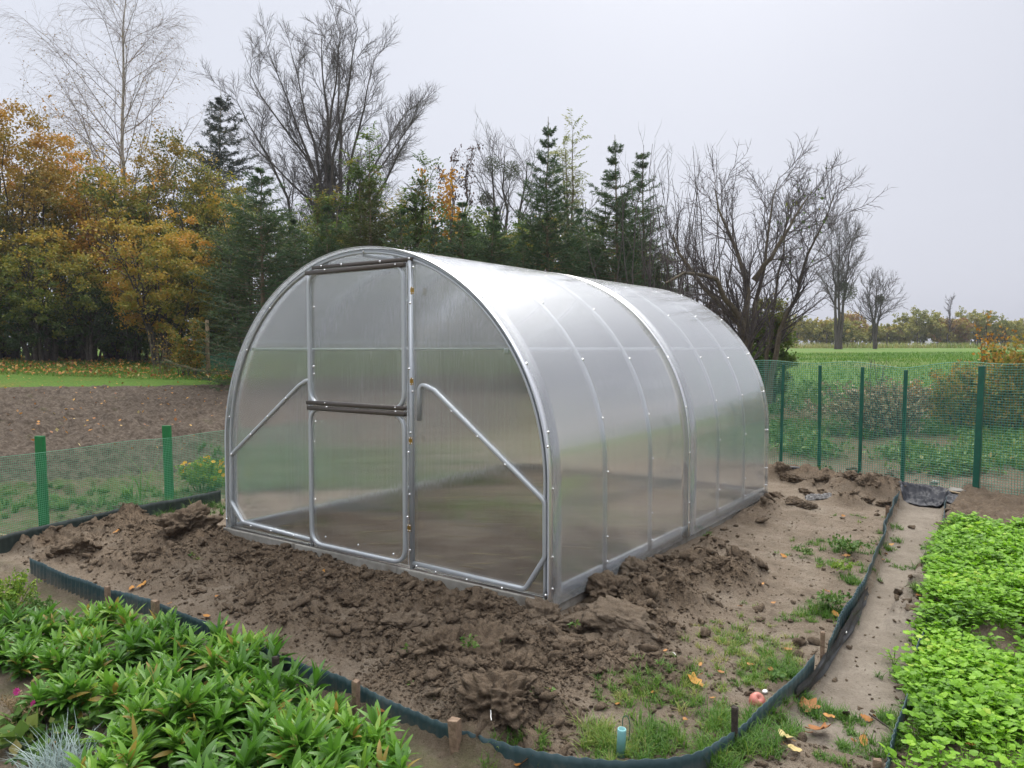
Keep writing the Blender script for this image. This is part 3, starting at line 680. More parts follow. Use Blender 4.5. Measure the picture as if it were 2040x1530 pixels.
# netting
def netting(W, zb, zt, cell, r, mat, seed, sag=.02, parent=None, org=None):
    P, t = resample(W, .06); n = len(t); L = t[-1]; g = Geo()
    bx = lambda s: np.stack([np.interp(s, t, P[:, 0]), np.interp(s, t, P[:, 1])], -1)
    T = np.gradient(P, axis=0); T /= np.linalg.norm(T, axis=1, keepdims=True); Nn = np.stack([T[:, 1], -T[:, 0]], -1)
    def pts(s, f):
        b = bx(s); nx = np.interp(s, t, Nn[:, 0]); ny = np.interp(s, t, Nn[:, 1])
        bul = .075*(fbm(s*1.1, f*1.5+3, 2, seed)-.5)+.012*(fbm(s*5, f*4, 2, seed+3)-.5)
        zbs = np.interp(s, t, np.interp(t, t, zb(t)))
        z = zbs+(zt(s)-zbs-sag*(.5-.5*np.cos(s*2*PI/1.1)))*f
        ds = .012*(fbm(s*2, f*3, 2, seed+5)-.5)
        return np.stack([b[:, 0]+nx*bul, b[:, 1]+ny*bul, z+ds], -1)
    H = float(np.mean(zt(t)-zb(t))); nh = int(H/cell); nv = int(L/cell)
    for k in range(nh+1):
        f = np.full(n, k/nh); V, Q = tubes(pts(t, f), np.full(n, r*(1.6 if k in (0, nh) else 1)), 3); g.add(V, Q)
    s = (np.arange(nv)+.5)/nv*L; fs = np.linspace(0, 1, 9)
    PP = np.stack([pts(s, np.full(nv, f)) for f in fs], 1); V, Q = tubes(PP, np.full((nv, 9), r), 3); g.add(V, Q)
    return link('netting', g.mesh('netting', M[mat], True, org), parent)
def post(parent, org, p, w, d, h, mat, rz=0, tilt=0):
    g = Geo(); V, Q, T = boxg(w, d, h, .004); V = np.array(V); V[:, 2] += h/2; g.add(V, Q, T)
    o = link('post', g.mesh('post', M[mat], False), parent, np.asarray(p)-org); o.rotation_euler = (0, tilt, rz); return o
# low fence on the left
zl = ground_z(-3.3, .3)-.02
fl = empty('mesh_fence', (*WL.mean(0), zl)); tag(fl, 'low green mesh fence with two bright green wooden posts by the dug soil', 'fence'); org = np.array([*WL.mean(0), zl])
LW = WL+np.array([-.05, .03]); LW = np.concatenate([[LW[0]+(LW[0]-LW[1])*3], LW, [LW[-1]+(LW[-1]-LW[-2])*2.6]])
netting(LW, lambda s: np.full_like(s, zl+.04), lambda s: np.full_like(s, .60), .0165, .0015, 'net', 3, .015, fl, org)
def upost(u, vb, vt, zb, wpx):
    p = unp(u, vb, zb); D = (p-CAM)@np.array([math.sin(YAW), math.cos(YAW), 0]); return p, wpx*D/FPX, (vb-vt)*D/FPX*1.0
for u, vb, vt, wp, tl in [(88, 1048, 866, 21, -.02), (338, 998, 846, 18, -.02)]:
    p, wd, h = upost(u, vb, vt, -.08, wp); post(fl, org, p-[0, 0, .1], wd, .03, h+.1, 'green', .35, tl)
# taller fence at the back right
FR = [(unp(u, v, -.06)) for u, v in [(1555, 927), (1632, 935), (1712, 948), (1797, 957), (1943, 982)]]
RW = np.array([p[:2] for p in FR]); RW = np.concatenate([[RW[0]+(RW[0]-RW[2])*1.3], RW, [RW[-1]+(RW[-1]-RW[-3])*1.1]])
orr = np.array([*RW.mean(0), -.1]); frr = empty('mesh_fence', orr); tag(frr, 'tall green mesh fence with five dark green posts at the end of the path', 'fence')
def ztop(s): return np.full_like(s, hgt(726, np.linalg.norm(RW[3]-CAM[:2])*.90))
ht = [hgt(vt, (FR[i]-CAM)@np.array([math.sin(YAW), math.cos(YAW), 0])) for i, vt in enumerate((726, 728, 731, 737, 729))]
P_, t_ = resample(RW, .06)
tpost = [t_[np.argmin(np.hypot(*(P_-RW[i+1]).T))] for i in range(5)]
def zt2(s): return np.interp(s, tpost, np.array([h_+.05 for h_ in ht]))
netting(RW, lambda s: np.full_like(s, -.07), zt2, .026, .0022, 'net2', 8, .03, frr, orr)
for i, (p, wp) in enumerate(zip(FR, (7.5, 8, 8.5, 9.5, 15))):
    D = (p-CAM)@np.array([math.sin(YAW), math.cos(YAW), 0]); q = post(frr, orr, p-[0, 0, .15], wp*D/FPX*.75, wp*D/FPX*.45, ht[i]-p[2]+.15, 'green2', -.3, [.012, -.01, .008, .01, .02][i])
# black hose and white coupling along the fence foot
def tubeobj(name, pts, r, mat, label, cat, sides=8, smooth=5):
    P = np.array(pts, float)
    for _ in range(smooth):
        Q = np.empty((2*len(P), 3)); Q[0] = P[0]; Q[-1] = P[-1]; Q[1:-1:2] = .75*P[:-1]+.25*P[1:]; Q[2:-1:2] = .25*P[:-1]+.75*P[1:]; P = Q
        if len(P) > 120: break
    org = P[len(P)//2]; V, Q = tubes(P, np.full(len(P), r), sides); o = link(name, Geo().add(V, Q).mesh(name, M[mat], True, org), None, org); return tag(o, label, cat)
tubeobj('garden_hose', [unp(u, v, z) for u, v, z in [(1500, 926, .03), (1560, 931, .05), (1600, 934, .05), (1625, 942, .02), (1650, 948, -.05)]], .022, 'black', 'thick black hose lying along the foot of the mesh fence', 'hose')
tubeobj('irrigation_pipe', [unp(u, v, z) for u, v, z in [(1660, 944, .0), (1672, 951, -.03), (1700, 953, -.03), (1718, 946, .0)]], .018, 'black', 'short curved black pipe at the foot of the fence under a white coupling', 'pipe')
def lathe(prof, n=16):
    a = np.arange(n)*2*PI/n; V = np.array([(r*math.cos(t), r*math.sin(t), z) for r, z in prof for t in a]); i, j = np.meshgrid(np.arange(len(prof)-1), np.arange(n), indexing='ij'); j2 = (j+1) % n
    return V, np.stack([i*n+j, i*n+j2, (i+1)*n+j2, (i+1)*n+j], -1).reshape(-1, 4)
p = unp(1695, 944, -.0)
pr = [(0, -.05), (.02, -.05)]+[(.024+.005*(k % 2), -.045+.0112*k) for k in range(9)]+[(.02, .05), (0, .05)]
V, Q = lathe(pr); o = link('coupling', Geo().add(V, Q).mesh('coupling', M['white'], True), None, p); o.rotation_euler = (0, PI/2, -.4); tag(o, 'small white ribbed plastic coupling lying by the fence foot', 'pipe fitting')
# crumpled sheets
def crumple(name, u, v, z, sx, sy, rz, amp, label, mat, seed, cat='plastic sheet'):
    n = 60; X, Y = np.meshgrid(np.linspace(-1, 1, n), np.linspace(-1, 1, n)); r = np.sqrt(X**2+Y**2); k = .8+.35*fbm(np.arctan2(Y, X)*1.1+9, r*0+seed, 2, seed)
    px, py = X*sx*k, Y*sy*k; ridge = 1-np.abs(2*fbm(X*2.2+seed, Y*2.2, 3, seed)-1); zz = amp*(ridge**3)*1.3+amp*.5*(1-np.abs(2*fbm(X*6+seed, Y*6, 2, seed+3)-1))**2+.006; zz = zz*(1-.75*sstep(.7, 1.3, r))
    i, j = np.meshgrid(np.arange(n-1), np.arange(n-1), indexing='ij'); q = np.stack([i*n+j, i*n+j+1, (i+1)*n+j+1, (i+1)*n+j], -1).reshape(-1, 4); N = n*n
    p = unp(u, v, z); c_, s_ = math.cos(rz), math.sin(rz); zz = zz+Hgt((p[0]+px*c_-py*s_).ravel(), (p[1]+px*s_+py*c_).ravel(), False).reshape(zz.shape)-p[2]; V = np.stack([px, py, zz], -1).reshape(-1, 3); o = link(name, Geo().add(np.concatenate([V, V-[0, 0, .01]]), np.concatenate([q, q[:, ::-1]+N])).mesh(name, M[mat], True), None, p); o.rotation_euler.z = rz; return tag(o, label, cat)
crumple('plastic_sheet', 1842, 991, -.13, .25, .36, .35, .04, 'crumpled black plastic sheet at the far end of the path', 'sheet', 4)
crumple('plastic_bag', 1632, 997, -.085, .12, .07, .3, .03, 'small crumpled grey plastic scrap on the bare soil behind the greenhouse', 'greyscrap', 9, 'plastic scrap')
# teal pipe with a loop of wire
p = unp(1236, 1512, -.11); V, Q = lathe([(.0, .0), (.0165, 0), (.0165, .115), (.0155, .119), (.0125, .119), (.0125, .05), (0, .05)], 20)
o = link('plastic_pipe', Geo().add(V, Q).mesh('plastic_pipe', M['tube'], True), None, p+[0, 0, -.0]); o.rotation_euler = (.03, .06, 0); tag(o, 'pale teal plastic pipe standing in grass behind the blue edging', 'pipe')
wp = [p+np.array(q) for q in [(0.0, .015, .10), (.0, .015, .14), (.004, .012, .158), (.02, .012, .166), (.03, .012, .15), (.032, .014, .12), (.024, .02, .07)]]
wv_ = tubeobj('wire_loop', wp, .0016, 'green2', 'loop of thin green wire over the teal pipe', 'wire', 5)
# fruit and odd bits
V, Q = lathe([(0, .006), (.008, .001), (.022, -.001), (.031, .012), (.0335, .028), (.030, .044), (.020, .053), (.009, .052), (.003, .046), (0, .045)], 20)
p = unp(1504, 1392, -.085); o = link('apple', Geo().add(V, Q).mesh('apple', M['apple'], True), None, p-[0, 0, .02]); o.rotation_euler = (.6, .4, .3); tag(o, 'fallen pinkish apple lying in weeds beside the edging', 'apple')
p = unp(1524, 1380, -.09); V, Q = lathe([(0, 0), (.010, .001), (.012, .006), (.009, .011), (0, .012)], 12); o = link('pebble', Geo().add(V*[1, 1.3, 1], Q).mesh('pebble', M['white'], True), None, p); tag(o, 'small white pebble next to the pink apple', 'pebble')
p = unp(1683, 1258, -.10); o = link('white_chip', Geo().add(V*[.8, 1.9, .7], Q).mesh('white_chip', M['white'], True), None, p); o.rotation_euler = (.2, .3, .5); tag(o, 'white oval plastic chip lying on the black membrane', 'plastic chip')
def stick(u, v, z, L, r, rz, mat, label, tilt=.05):
    P = np.array([[-L/2, 0, 0], [-L/6, .01*L, .0], [L/5, -.015*L, .004], [L/2, .01*L, 0]]); p = unp(u, v, z); V, Q = tubes(P, np.array([r, r*.95, r*.85, r*.7]), 7)
    o = link('stick', Geo().add(V, Q).mesh('stick', M[mat], True), None, p+[0, 0, r]); o.rotation_euler = (0, tilt, rz); return tag(o, label, 'stick')
stick(1938, 991, -.06, .52, .009, -.5, 'paleish', 'straight pale stick lying at the foot of the right mesh fence')
stick(20, 1072, -.04, .35, .012, .35, 'paleish', 'bare brown stick lying by the green skirt at the far left')
stick(1186, 1462, -.1, .12, .003, 1.0, 'paleish', 'thin dry straw lying on bare soil near the blue edging')
stick(1345, 1305, -.08, .06, .0022, 2.4, 'white', 'short white straw beside a lone clod on the trodden soil')
stick(978, 1426, .04, .07, .0022, -.9, 'white', 'short white straw on the big nearest clod')
stick(1770, 1452, -.13, .22, .004, -.7, 'stakedark', 'thin dark twig on the path near the salad greens')
# white stones at the fence foot
def rock(r, seed, sq=(1, 1, .6), n=3, mat=None, rough=.35, cuts=5):
    bm = bmesh.new(); bmesh.ops.create_icosphere(bm, subdivisions=n, radius=1); V = np.array([v.co[:] for v in bm.verts]); T = np.array([[v.index for v in f.verts] for f in bm.faces]); bm.free()
    rs = np.random.default_rng(seed)
    for _ in range(cuts):                                            # flat broken faces
        d = rs.normal(size=3); d /= np.linalg.norm(d); h = rs.uniform(.45, .8); s = V@d; V = V-np.clip(s-h, 0, 9)[:, None]*d*.9
    def n3(V, f): return (fbm3(V, f, 2, seed)-.5)*1.6
    V = V*(1+rough*n3(V, 1.7)+rough*.75*n3(V, 4.3)+rough*.5*n3(V, 10.)+rough*.28*n3(V, 24.))[:, None]
    return V*np.array(sq)*r, T
for u, v, r, l in [(1905, 980, .07, 'pale round stone at the foot of the right fence'), (1862, 962, .045, 'small whitish stone between two fence posts near the black sheet')]:
    V, T = rock(r, u, (1.3, 1, .6)); p = unp(u, v, -.05); o = link('stone', Geo().add(V, None, T).mesh('stone', M['concrete'], True), None, p); tag(o, l, 'stone')
# far field fence posts
gp = 'posts of the field fence by the hedgerow'
for u, rel in [(1587, 'below the leaning apple branches'), (1646, 'under the bare far tree'), (1766, 'before the grey twigs'), (1826, 'before the yellow-green hedge bush'), (1886, 'below the thin bare sapling of the hedge'), (1946, 'near the right end of the hedge')]:
    D = 78; xy = at(u, D); z0 = ground_z(*xy); h = 1.55; g = Geo(); V, Q = tubes([(0, 0, -.3), (0, 0, h*.5), (0, 0, h)], [.07, .065, .06], 8); g.add(V, Q); a, b, c_ = boxg(.12, .12, .06, .01, (0, 0, h)); g.add(a, b, c_)
    tag(link('field_post', g.mesh('field_post', M['stakedark'], True), None, (*xy, z0)), 'dark field fence post '+rel, 'post', gp)
# tall pole by the left lawn
D = 19.2; xy = at(414, D); z0 = ground_z(*xy); h = hgt(638, D)-z0
P = np.array([(0, 0, -.3), (.01, 0, h*.3), (-.02, .0, h*.5), (.015, 0, h*.75), (0, 0, h)]); V, Q = tubes(P, [.055, .052, .05, .048, .046], 9); g = Geo().add(V, Q)
V, Q = lathe([(.046, h-.002), (.03, h+.004), (0, h+.004)], 9); g.add(V, Q)
o = link('wooden_pole', g.mesh('wooden_pole', M['paleish'], True), None, (*xy, z0)); tag(o, 'upright peeled wooden pole at the edge of the lawn beside the small climber', 'pole')
# low mound of dark green netting behind the pole
xy0, xy1 = at(395, 20.5), at(480, 19.5); z0 = ground_z(*xy0); fo = empty('net_pile', (*xy0, z0)); tag(fo, 'slumped dark green netting behind the wooden pole', 'net'); oo = np.array([*xy0, z0])
netting(np.array([xy0, xy0*.6+xy1*.4+[.2, .3], xy1]), lambda s: np.full_like(s, z0-.05), lambda s: z0+.15+.32*np.sin(np.clip(s/2.2, 0, 1)*PI)**.7, .03, .004, 'net2', 17, .0, fo, oo)
# ------------------------------------------------------------------ trees
def unit(v): return v/(np.linalg.norm(v, axis=-1, keepdims=True)+1e-12)
def spawn(P, R, n, t=(.2, 1), ang=(.8, .15), L=1.0, fall=.3, npts=6, wig=.12, up=0.0, rr=.6, rmin=.004, rng=R_, inplane=None, endtwig=False):
    B, N, _ = P.shape
    tt = (np.arange(n)[None]+rng.uniform(0, 1, (B, n)))/n; tt = t[0]+(t[1]-t[0])*tt
    if endtwig: tt[:, -1] = 1.0
    x = np.clip(tt*(N-1), 0, N-1.001); i0 = x.astype(int); f = (x-i0)[..., None]; b = np.arange(B)[:, None]
    st = P[b, i0]*(1-f)+P[b, i0+1]*f; tan = unit(P[b, i0+1]-P[b, i0]); r0 = (R[b, i0]*(1-f[..., 0])+R[b, i0+1]*f[..., 0])
    rv = rng.normal(size=st.shape)
    if inplane is not None: rv = np.where(rng.uniform(size=tt.shape)[..., None] < .5, 1, -1)*np.cross(tan, np.array([0, 0, 1.]))+inplane*rv
    perp = unit(rv-(rv*tan).sum(-1, keepdims=True)*tan)
    a = rng.normal(ang[0], ang[1], tt.shape)[..., None]
    d = np.cos(a)*tan+np.sin(a)*perp
    if np.ndim(L) > 0: L = np.broadcast_to(np.asarray(L)[:, None], tt.shape)
    ln = L*(1-fall*tt)*rng.uniform(.6, 1.15, tt.shape); K = B*n
    d = d.reshape(K, 3); pos = st.reshape(K, 3); ln = ln.reshape(K); step = (ln/(npts-1))[:, None]
    out = [pos]; zc = np.array([0, 0, 1.])
    for k in range(npts-1):
        d = unit(d+rng.normal(size=d.shape)*wig+zc*up); pos = pos+d*step; out.append(pos)
    rs = np.minimum(r0.reshape(K)*rr, r0.reshape(K)*.95); rs = np.maximum(rs, rmin)
    return np.stack(out, 1), rs[:, None]*(1-np.linspace(0, 1, npts)**1.2*.75)[None]+rmin*.0
def trunk(pts, r0, r1, n=9, rng=R_, wig=.02):
    P = np.asarray(pts, float); s = np.concatenate([[0], np.cumsum(np.linalg.norm(np.diff(P, axis=0), axis=1))]); t = np.linspace(0, s[-1], n)
    Q = np.stack([np.interp(t, s, P[:, k]) for k in range(3)], -1); Q[1:-1] += rng.normal(size=(n-2, 3))*wig*s[-1]*.3
    R = np.linspace(0, 1, n); return Q[None], ((r0*(1-R)+r1*R)*(1+.35*np.exp(-R*14)))[None]
def leaves(pos, size, rng, tint=.5, ts=.15, asp=.6, horiz=0.0, fold=.2, axis=None):
    n = len(pos); u = rng.normal(size=(n, 3)) if axis is None else axis+.6*rng.normal(size=(n, 3)); u = unit(u); v = rng.normal(size=(n, 3))
    if horiz: nz = unit(np.array([0, 0, 1.])+rng.normal(size=(n, 3))*(1-horiz)); v = np.cross(nz, u)
    v = unit(v-(v*u).sum(-1, keepdims=True)*u); w = np.cross(u, v); s = (np.asarray(size)*rng.uniform(.65, 1.25, n))[:, None]
    A = pos; B_ = pos+u*s*.5+v*s*asp*.5+w*s*fold*.3; C = pos+u*s; D_ = pos+u*s*.5-v*s*asp*.5+w*s*fold*.3
    V = np.stack([A, B_, C, D_], 1).reshape(-1, 3); q = np.arange(4*n).reshape(n, 4)
    tn = np.clip(np.broadcast_to(tint, (n,))+rng.normal(size=n)*ts, 0, 1); return V, q, np.repeat(tn, 4)
def along(P, n, rng, t=(0, 1)):
    B, N, _ = P.shape; tt = rng.uniform(*t, (B, n)); x = np.clip(tt*(N-1), 0, N-1.001); i0 = x.astype(int); f = (x-i0)[..., None]; b = np.arange(B)[:, None]
    return (P[b, i0]*(1-f)+P[b, i0+1]*f).reshape(-1, 3)
class Tree:
    def __init__(s, name, u, D, label, cat='tree', group=None, xy=None, sink=.1):
        s.xy = at(u, D) if xy is None else np.asarray(xy); s.z = ground_z(*s.xy)-sink; s.o = empty(name, (*s.xy, s.z)); tag(s.o, label, cat, group); s.W = Geo(); s.F = Geo(); s.org = np.array([*s.xy, s.z])
        s.right = Rv; s.D = D
    def wood(s, P, R, sides): V, Q = tubes(P, R, sides); s.W.add(V, Q)
    def fol(s, V, q, t): s.F.add(V, q, tint=t)
    def done(s, wm, fm=None, wname='trunk', fname='crown'):
        if s.W.n: link(wname, s.W.mesh(wname, M[wm], True, s.org), s.o)
        if s.F.n: link(fname, s.F.mesh(fname, M[fm], False, s.org), s.o)
        return s.o
    def crown(s, G, wm, name='crown'): link(name, G.mesh(name, M[wm]), s.o)
YG = [(0, (.050, .090, .020)), (.30, (.13, .165, .030)), (.52, (.30, .27, .040)), (.74, (.46, .29, .038)), (1, (.50, .25, .04))]
M['leaf_aut'] = leafmat('autumn hazel leaves', YG, .35)
M['leaf_brown'] = leafmat('rusty autumn leaves', [(0, (.050, .080, .018)), (.32, (.14, .14, .026)), (.62, (.31, .205, .032)), (1, (.40, .215, .036))], .3)
M['leaf_dkg'] = leafmat('dull green leaves', [(0, (.032, .066, .022)), (.6, (.08, .13, .034)), (1, (.22, .22, .05))], .3)
M['leaf_acacia'] = leafmat('light green pinnate leaves', [(0, (.055, .10, .018)), (.5, (.12, .20, .035)), (.85, (.26, .26, .05)), (1, (.34, .24, .04))], .4)
M['leaf_pale'] = leafmat('pale yellow-green leaves', [(0, (.20, .24, .10)), (1, (.42, .42, .20))], .4)
M['leaf_orange'] = leafmat('orange leaves', [(0, (.30, .14, .02)), (.6, (.50, .24, .03)), (1, (.52, .34, .06))], .4)
M['leaf_birch'] = leafmat('birch leaves', [(0, (.22, .14, .05)), (1, (.40, .27, .10))], .3)
M['needle'] = leafmat('spruce needles', [(0, (.032, .072, .032)), (.5, (.062, .122, .045)), (.85, (.105, .165, .048)), (1, (.19, .20, .05))], .25)
M['needle_dk'] = leafmat('dark spruce needles', [(0, (.020, .036, .028)), (1, (.045, .070, .046))], .1)
M['ivy'] = leafmat('ivy leaves', [(0, (.014, .026, .010)), (1, (.045, .070, .022))], .15)
M['mist'] = leafmat('mistletoe leaves', [(0, (.045, .060, .020)), (1, (.10, .12, .045))], .2)
M['pods'] = leafmat('dry seed heads', [(0, (.06, .035, .03)), (1, (.13, .075, .06))], .1)
M['leaf_hedge'] = leafmat('hedge leaves', [(0, (.15, .18, .045)), (.45, (.32, .31, .08)), (.75, (.38, .31, .07)), (1, (.33, .19, .08))], .3)

def ellcloud(n, c, r, rng, shell=.55):
    d = unit(rng.normal(size=(n, 3))); rad = rng.uniform(shell, 1, n)**.6; return np.asarray(c)+d*rad[:, None]*np.asarray(r)

# --- autumn shrubs on the left: many stems from one stool, clumped leaves
def shrub(u, D, vt, wpx, label, mat, tint, seed, nst=9, nclump=150, lpc=85, ls=.085, clear=.05, top_t=0.0, name='autumn_tree', vb=None, cat='tree', group='autumn trees along the left lawn'):
    rng = np.random.default_rng(seed); t = Tree(name, u, D, label, cat, group); H = hgt(vt, D)-t.z; W = wpx*D/FPX/2
    for k in range(nst):
        a = rng.uniform(0, 2*PI); r = rng.uniform(.05, .35); b = t.org+[r*math.cos(a), r*math.sin(a), 0]; o = rng.uniform(.25, .85)*W; e = t.org+[math.cos(a)*o, math.sin(a)*o, H*rng.uniform(.65, .92)]
        P, R = trunk([b, b*.55+e*.45+[0, 0, .12*H], e], rng.uniform(.035, .085), .012, 9, rng, .03); t.wood(P, R, 6)
        P2, R2 = spawn(P, R, 9, (.25, 1), (.8, .2), H*.26, .3, 6, .12, .06, .55, .006, rng); t.wood(P2, R2, 4)
        P3, R3 = spawn(P2, R2, 4, (.3, 1), (.7, .2), H*.11, .3, 4, .15, .02, .6, .004, rng); t.wood(P3, R3, 3)
        lp = along(P3, 9, rng, (.1, 1.05)); lp = lp+rng.normal(size=lp.shape)*.06; lp = lp[lp[:, 2] > t.z+H*clear*rng.uniform(.7, 1.1, len(lp))]
        rel = (lp[:, 2]-t.z)/H; g = fbm(lp[:, 0]*1.1+lp[:, 2]*.7, lp[:, 1]*1.1+lp[:, 2]*.9, 3, seed); t.fol(*leaves(lp, np.full(len(lp), ls), rng, tint+top_t*(rel-.5)+(g-.5)*1.1, .10, .8, .35))
    cs = ellcloud(int(nclump*1.7), t.org+[0, 0, H*(.56+.2*clear)], (W*1.02, W*.8, H*(.47-.2*clear)), rng, .3)
    cs = cs[cs[:, 2] > t.z+H*clear]
    for c in cs:
        rr = rng.uniform(.18, .5)*min(1, H/6); n = int(lpc*rng.uniform(.5, 1.3)); lp = c+unit(rng.normal(size=(n, 3)))*(rng.uniform(0, 1, (n, 1))**.5)*rr*[1, 1, .6]
        rel = (c[2]-t.z)/H; g = float(fbm(np.array([c[0]*.9+c[2]*.6]), np.array([c[1]*.9+c[2]*.8]), 3, seed)[0]); t.fol(*leaves(lp, np.full(n, ls), rng, tint+top_t*(rel-.5)+(g-.5)*1.3, .10, .8, .35))
    t.done('bark', mat); return t
shrub(20, 23, 222, 330, 'tall rusty-topped autumn tree at the far left edge', 'leaf_brown', .40, 101, top_t=.9, nclump=210, lpc=95)
shrub(125, 25, 285, 250, 'yellow-green autumn tree right of the rusty tree at the left edge', 'leaf_aut', .55, 102, top_t=.5, nclump=150)
shrub(235, 24, 345, 260, 'golden yellow autumn tree in front of the birch', 'leaf_aut', .70, 103, top_t=.2, nclump=160, ls=.09)
shrub(345, 25.5, 285, 250, 'dull green and rust autumn tree between the birch and the dark spruce', 'leaf_brown', .34, 104, top_t=.4, nclump=170)
shrub(430, 24.5, 345, 190, 'olive autumn tree below the dark spruce top', 'leaf_aut', .36, 105, top_t=.3, nclump=120)
shrub(90, 21.5, 470, 280, 'low green and gold tree over the bare lawn at the left', 'leaf_aut', .42, 106, top_t=.4, nst=7, nclump=130, ls=.075, clear=.20)
shrub(330, 21.5, 430, 240, 'low golden-leaved tree above the small climber on the lawn', 'leaf_aut', .62, 107, top_t=.3, nst=7, nclump=120, ls=.075, clear=.22)
shrub(185, 22, 560, 150, 'thicket of dark stems under the golden tree', 'leaf_dkg', .35, 108, nst=12, nclump=45, ls=.06, clear=.05, lpc=60)
shrub(275, 22.5, 600, 130, 'dark leafy bush under the autumn trees beside the climber', 'leaf_dkg', .3, 109, nst=8, nclump=60, ls=.06, clear=.0, lpc=70)
shrub(70, 21.5, 590, 150, 'dark bush of green leaves at the foot of the left autumn trees', 'leaf_dkg', .35, 110, nst=10, nclump=70, ls=.06, clear=.0, lpc=70)
shrub(-60, 22, 420, 260, 'green and rust autumn tree cut by the left edge of the picture', 'leaf_brown', .4, 113, nst=8, nclump=130)

for k, (u, vt, wp, ti, lab) in enumerate([(5, 600, 170, .30, 'dark olive bush at the foot of the rusty tree at the left edge'), (150, 585, 120, .28, 'dark olive bush among the stems under the golden tree'), (240, 610, 120, .40, 'ochre-green bush between the dark stems of the autumn trees'), (318, 570, 130, .30, 'olive bush behind the small climber on the lawn'), (420, 560, 140, .30, 'dark olive bush behind the wooden pole')]):
    shrub(u, 23.0+.2*k, vt, wp*1.25, lab, 'leaf_aut', ti, 130+k, 8, 95, 60, .07, .0, .25, 'undergrowth_bush', cat='bush', group='bushes at the foot of the autumn trees')
# --- birch
def birch():
    rng = np.random.default_rng(7); D = 36; t = Tree('birch_tree', 258, D, 'tall nearly bare birch with drooping pale twigs behind the golden tree'); H = hgt(-45, D)-t.z
    P, R = trunk([t.org, t.org+[.1, 0, H*.35], t.org+[.05, 0, H*.7], t.org+[.3, .1, H]], .15, .015, 14, rng, .012); t.wood(P, R, 8)
    G = Geo(); F = Geo()
    P1, R1 = spawn(P, R, 50, (.16, .97), (.78, .15), H*.44, .62, 11, .07, .035, .30, .009, rng); V, Q = tubes(P1, R1, 5); G.add(V, Q)
    P2, R2 = spawn(P1, R1, 15, (.15, 1), (.65, .2), H*.10, .25, 7, .10, -.02, .5, .005, rng, endtwig=True); V, Q = tubes(P2, R2, 4); G.add(V, Q)
    P3, R3 = spawn(P2, R2, 7, (.2, 1), (.5, .2), H*.062, .2, 6, .10, -.22, .6, .0038, rng); V, Q = tubes(P3, R3, 3); G.add(V, Q)
    link('branches', G.mesh('branches', M['twigbirch'], True, t.org), t.o)
    lp = along(P3, 4, rng); keep = rng.uniform(size=len(lp)) < np.clip(.85-(lp[:, 2]-t.z)/H*1.0, .02, .7); lp = lp[keep]; t.fol(*leaves(lp, np.full(len(lp), .065), rng, .5, .3, .8)); t.done('barkbirch', 'leaf_birch')
birch()
# --- generic bare tree
def bare(u, D, vt, wpx, label, seed, stems=None, mat='bark', n1=22, n2=9, n3=6, n4=0, r=.2, name='bare_tree', up=.05, clear=.2, ang=.6, xy=None, rtw=.005, wig=.09, tipL=1.0, cat='tree', group=None, fan=1.0):
    rng = np.random.default_rng(seed); t = Tree(name, u, D, label, cat, group, xy); H = hgt(vt, D)-t.z; W = wpx*D/FPX/2
    stems = stems or [(0, 0)]; G = Geo(); allP = []
    for dx, lean in stems:
        b = t.org+Rv*dx; e = t.org+Rv*(dx+lean*W)+[0, 0, H*(.92-.12*abs(lean))]
        P, R = trunk([b, b*.6+e*.4+[0, 0, .08*H]-Rv*lean*W*.12, e], r, r*.12, 12, rng, .02); t.wood(P, R, 8)
        P1, R1 = spawn(P, R, n1, (clear, .98), (ang, .16), W*.98*fan, .35, 10, wig, up, .5, .012, rng); V, Q = tubes(P1, R1, 5); G.add(V, Q)
        P2, R2 = spawn(P1, R1, n2, (.15, 1), (.55, .18), W*.36, .25, 7, wig*1.1, up*.8, .55, rtw*1.4, rng, endtwig=True); V, Q = tubes(P2, R2, 4); G.add(V, Q)
        P3, R3 = spawn(P2, R2, n3, (.2, 1), (.55, .2), W*.16*tipL, .2, 5, wig*1.2, up*.6, .6, rtw, rng, endtwig=True); V, Q = tubes(P3, R3, 3); G.add(V, Q)
        if n4: P4, R4 = spawn(P3, R3, n4, (.2, 1), (.6, .2), W*.08*tipL, .2, 4, .15, 0, .7, rtw*.8, rng); V, Q = tubes(P4, R4, 3); G.add(V, Q); P3 = P4
        allP.append((P, P1, P2, P3))
    link('branches', G.mesh('branches', M['barkgrey' if mat == 'bark' else mat], True, t.org), t.o)
    return t, allP, H, W, rng
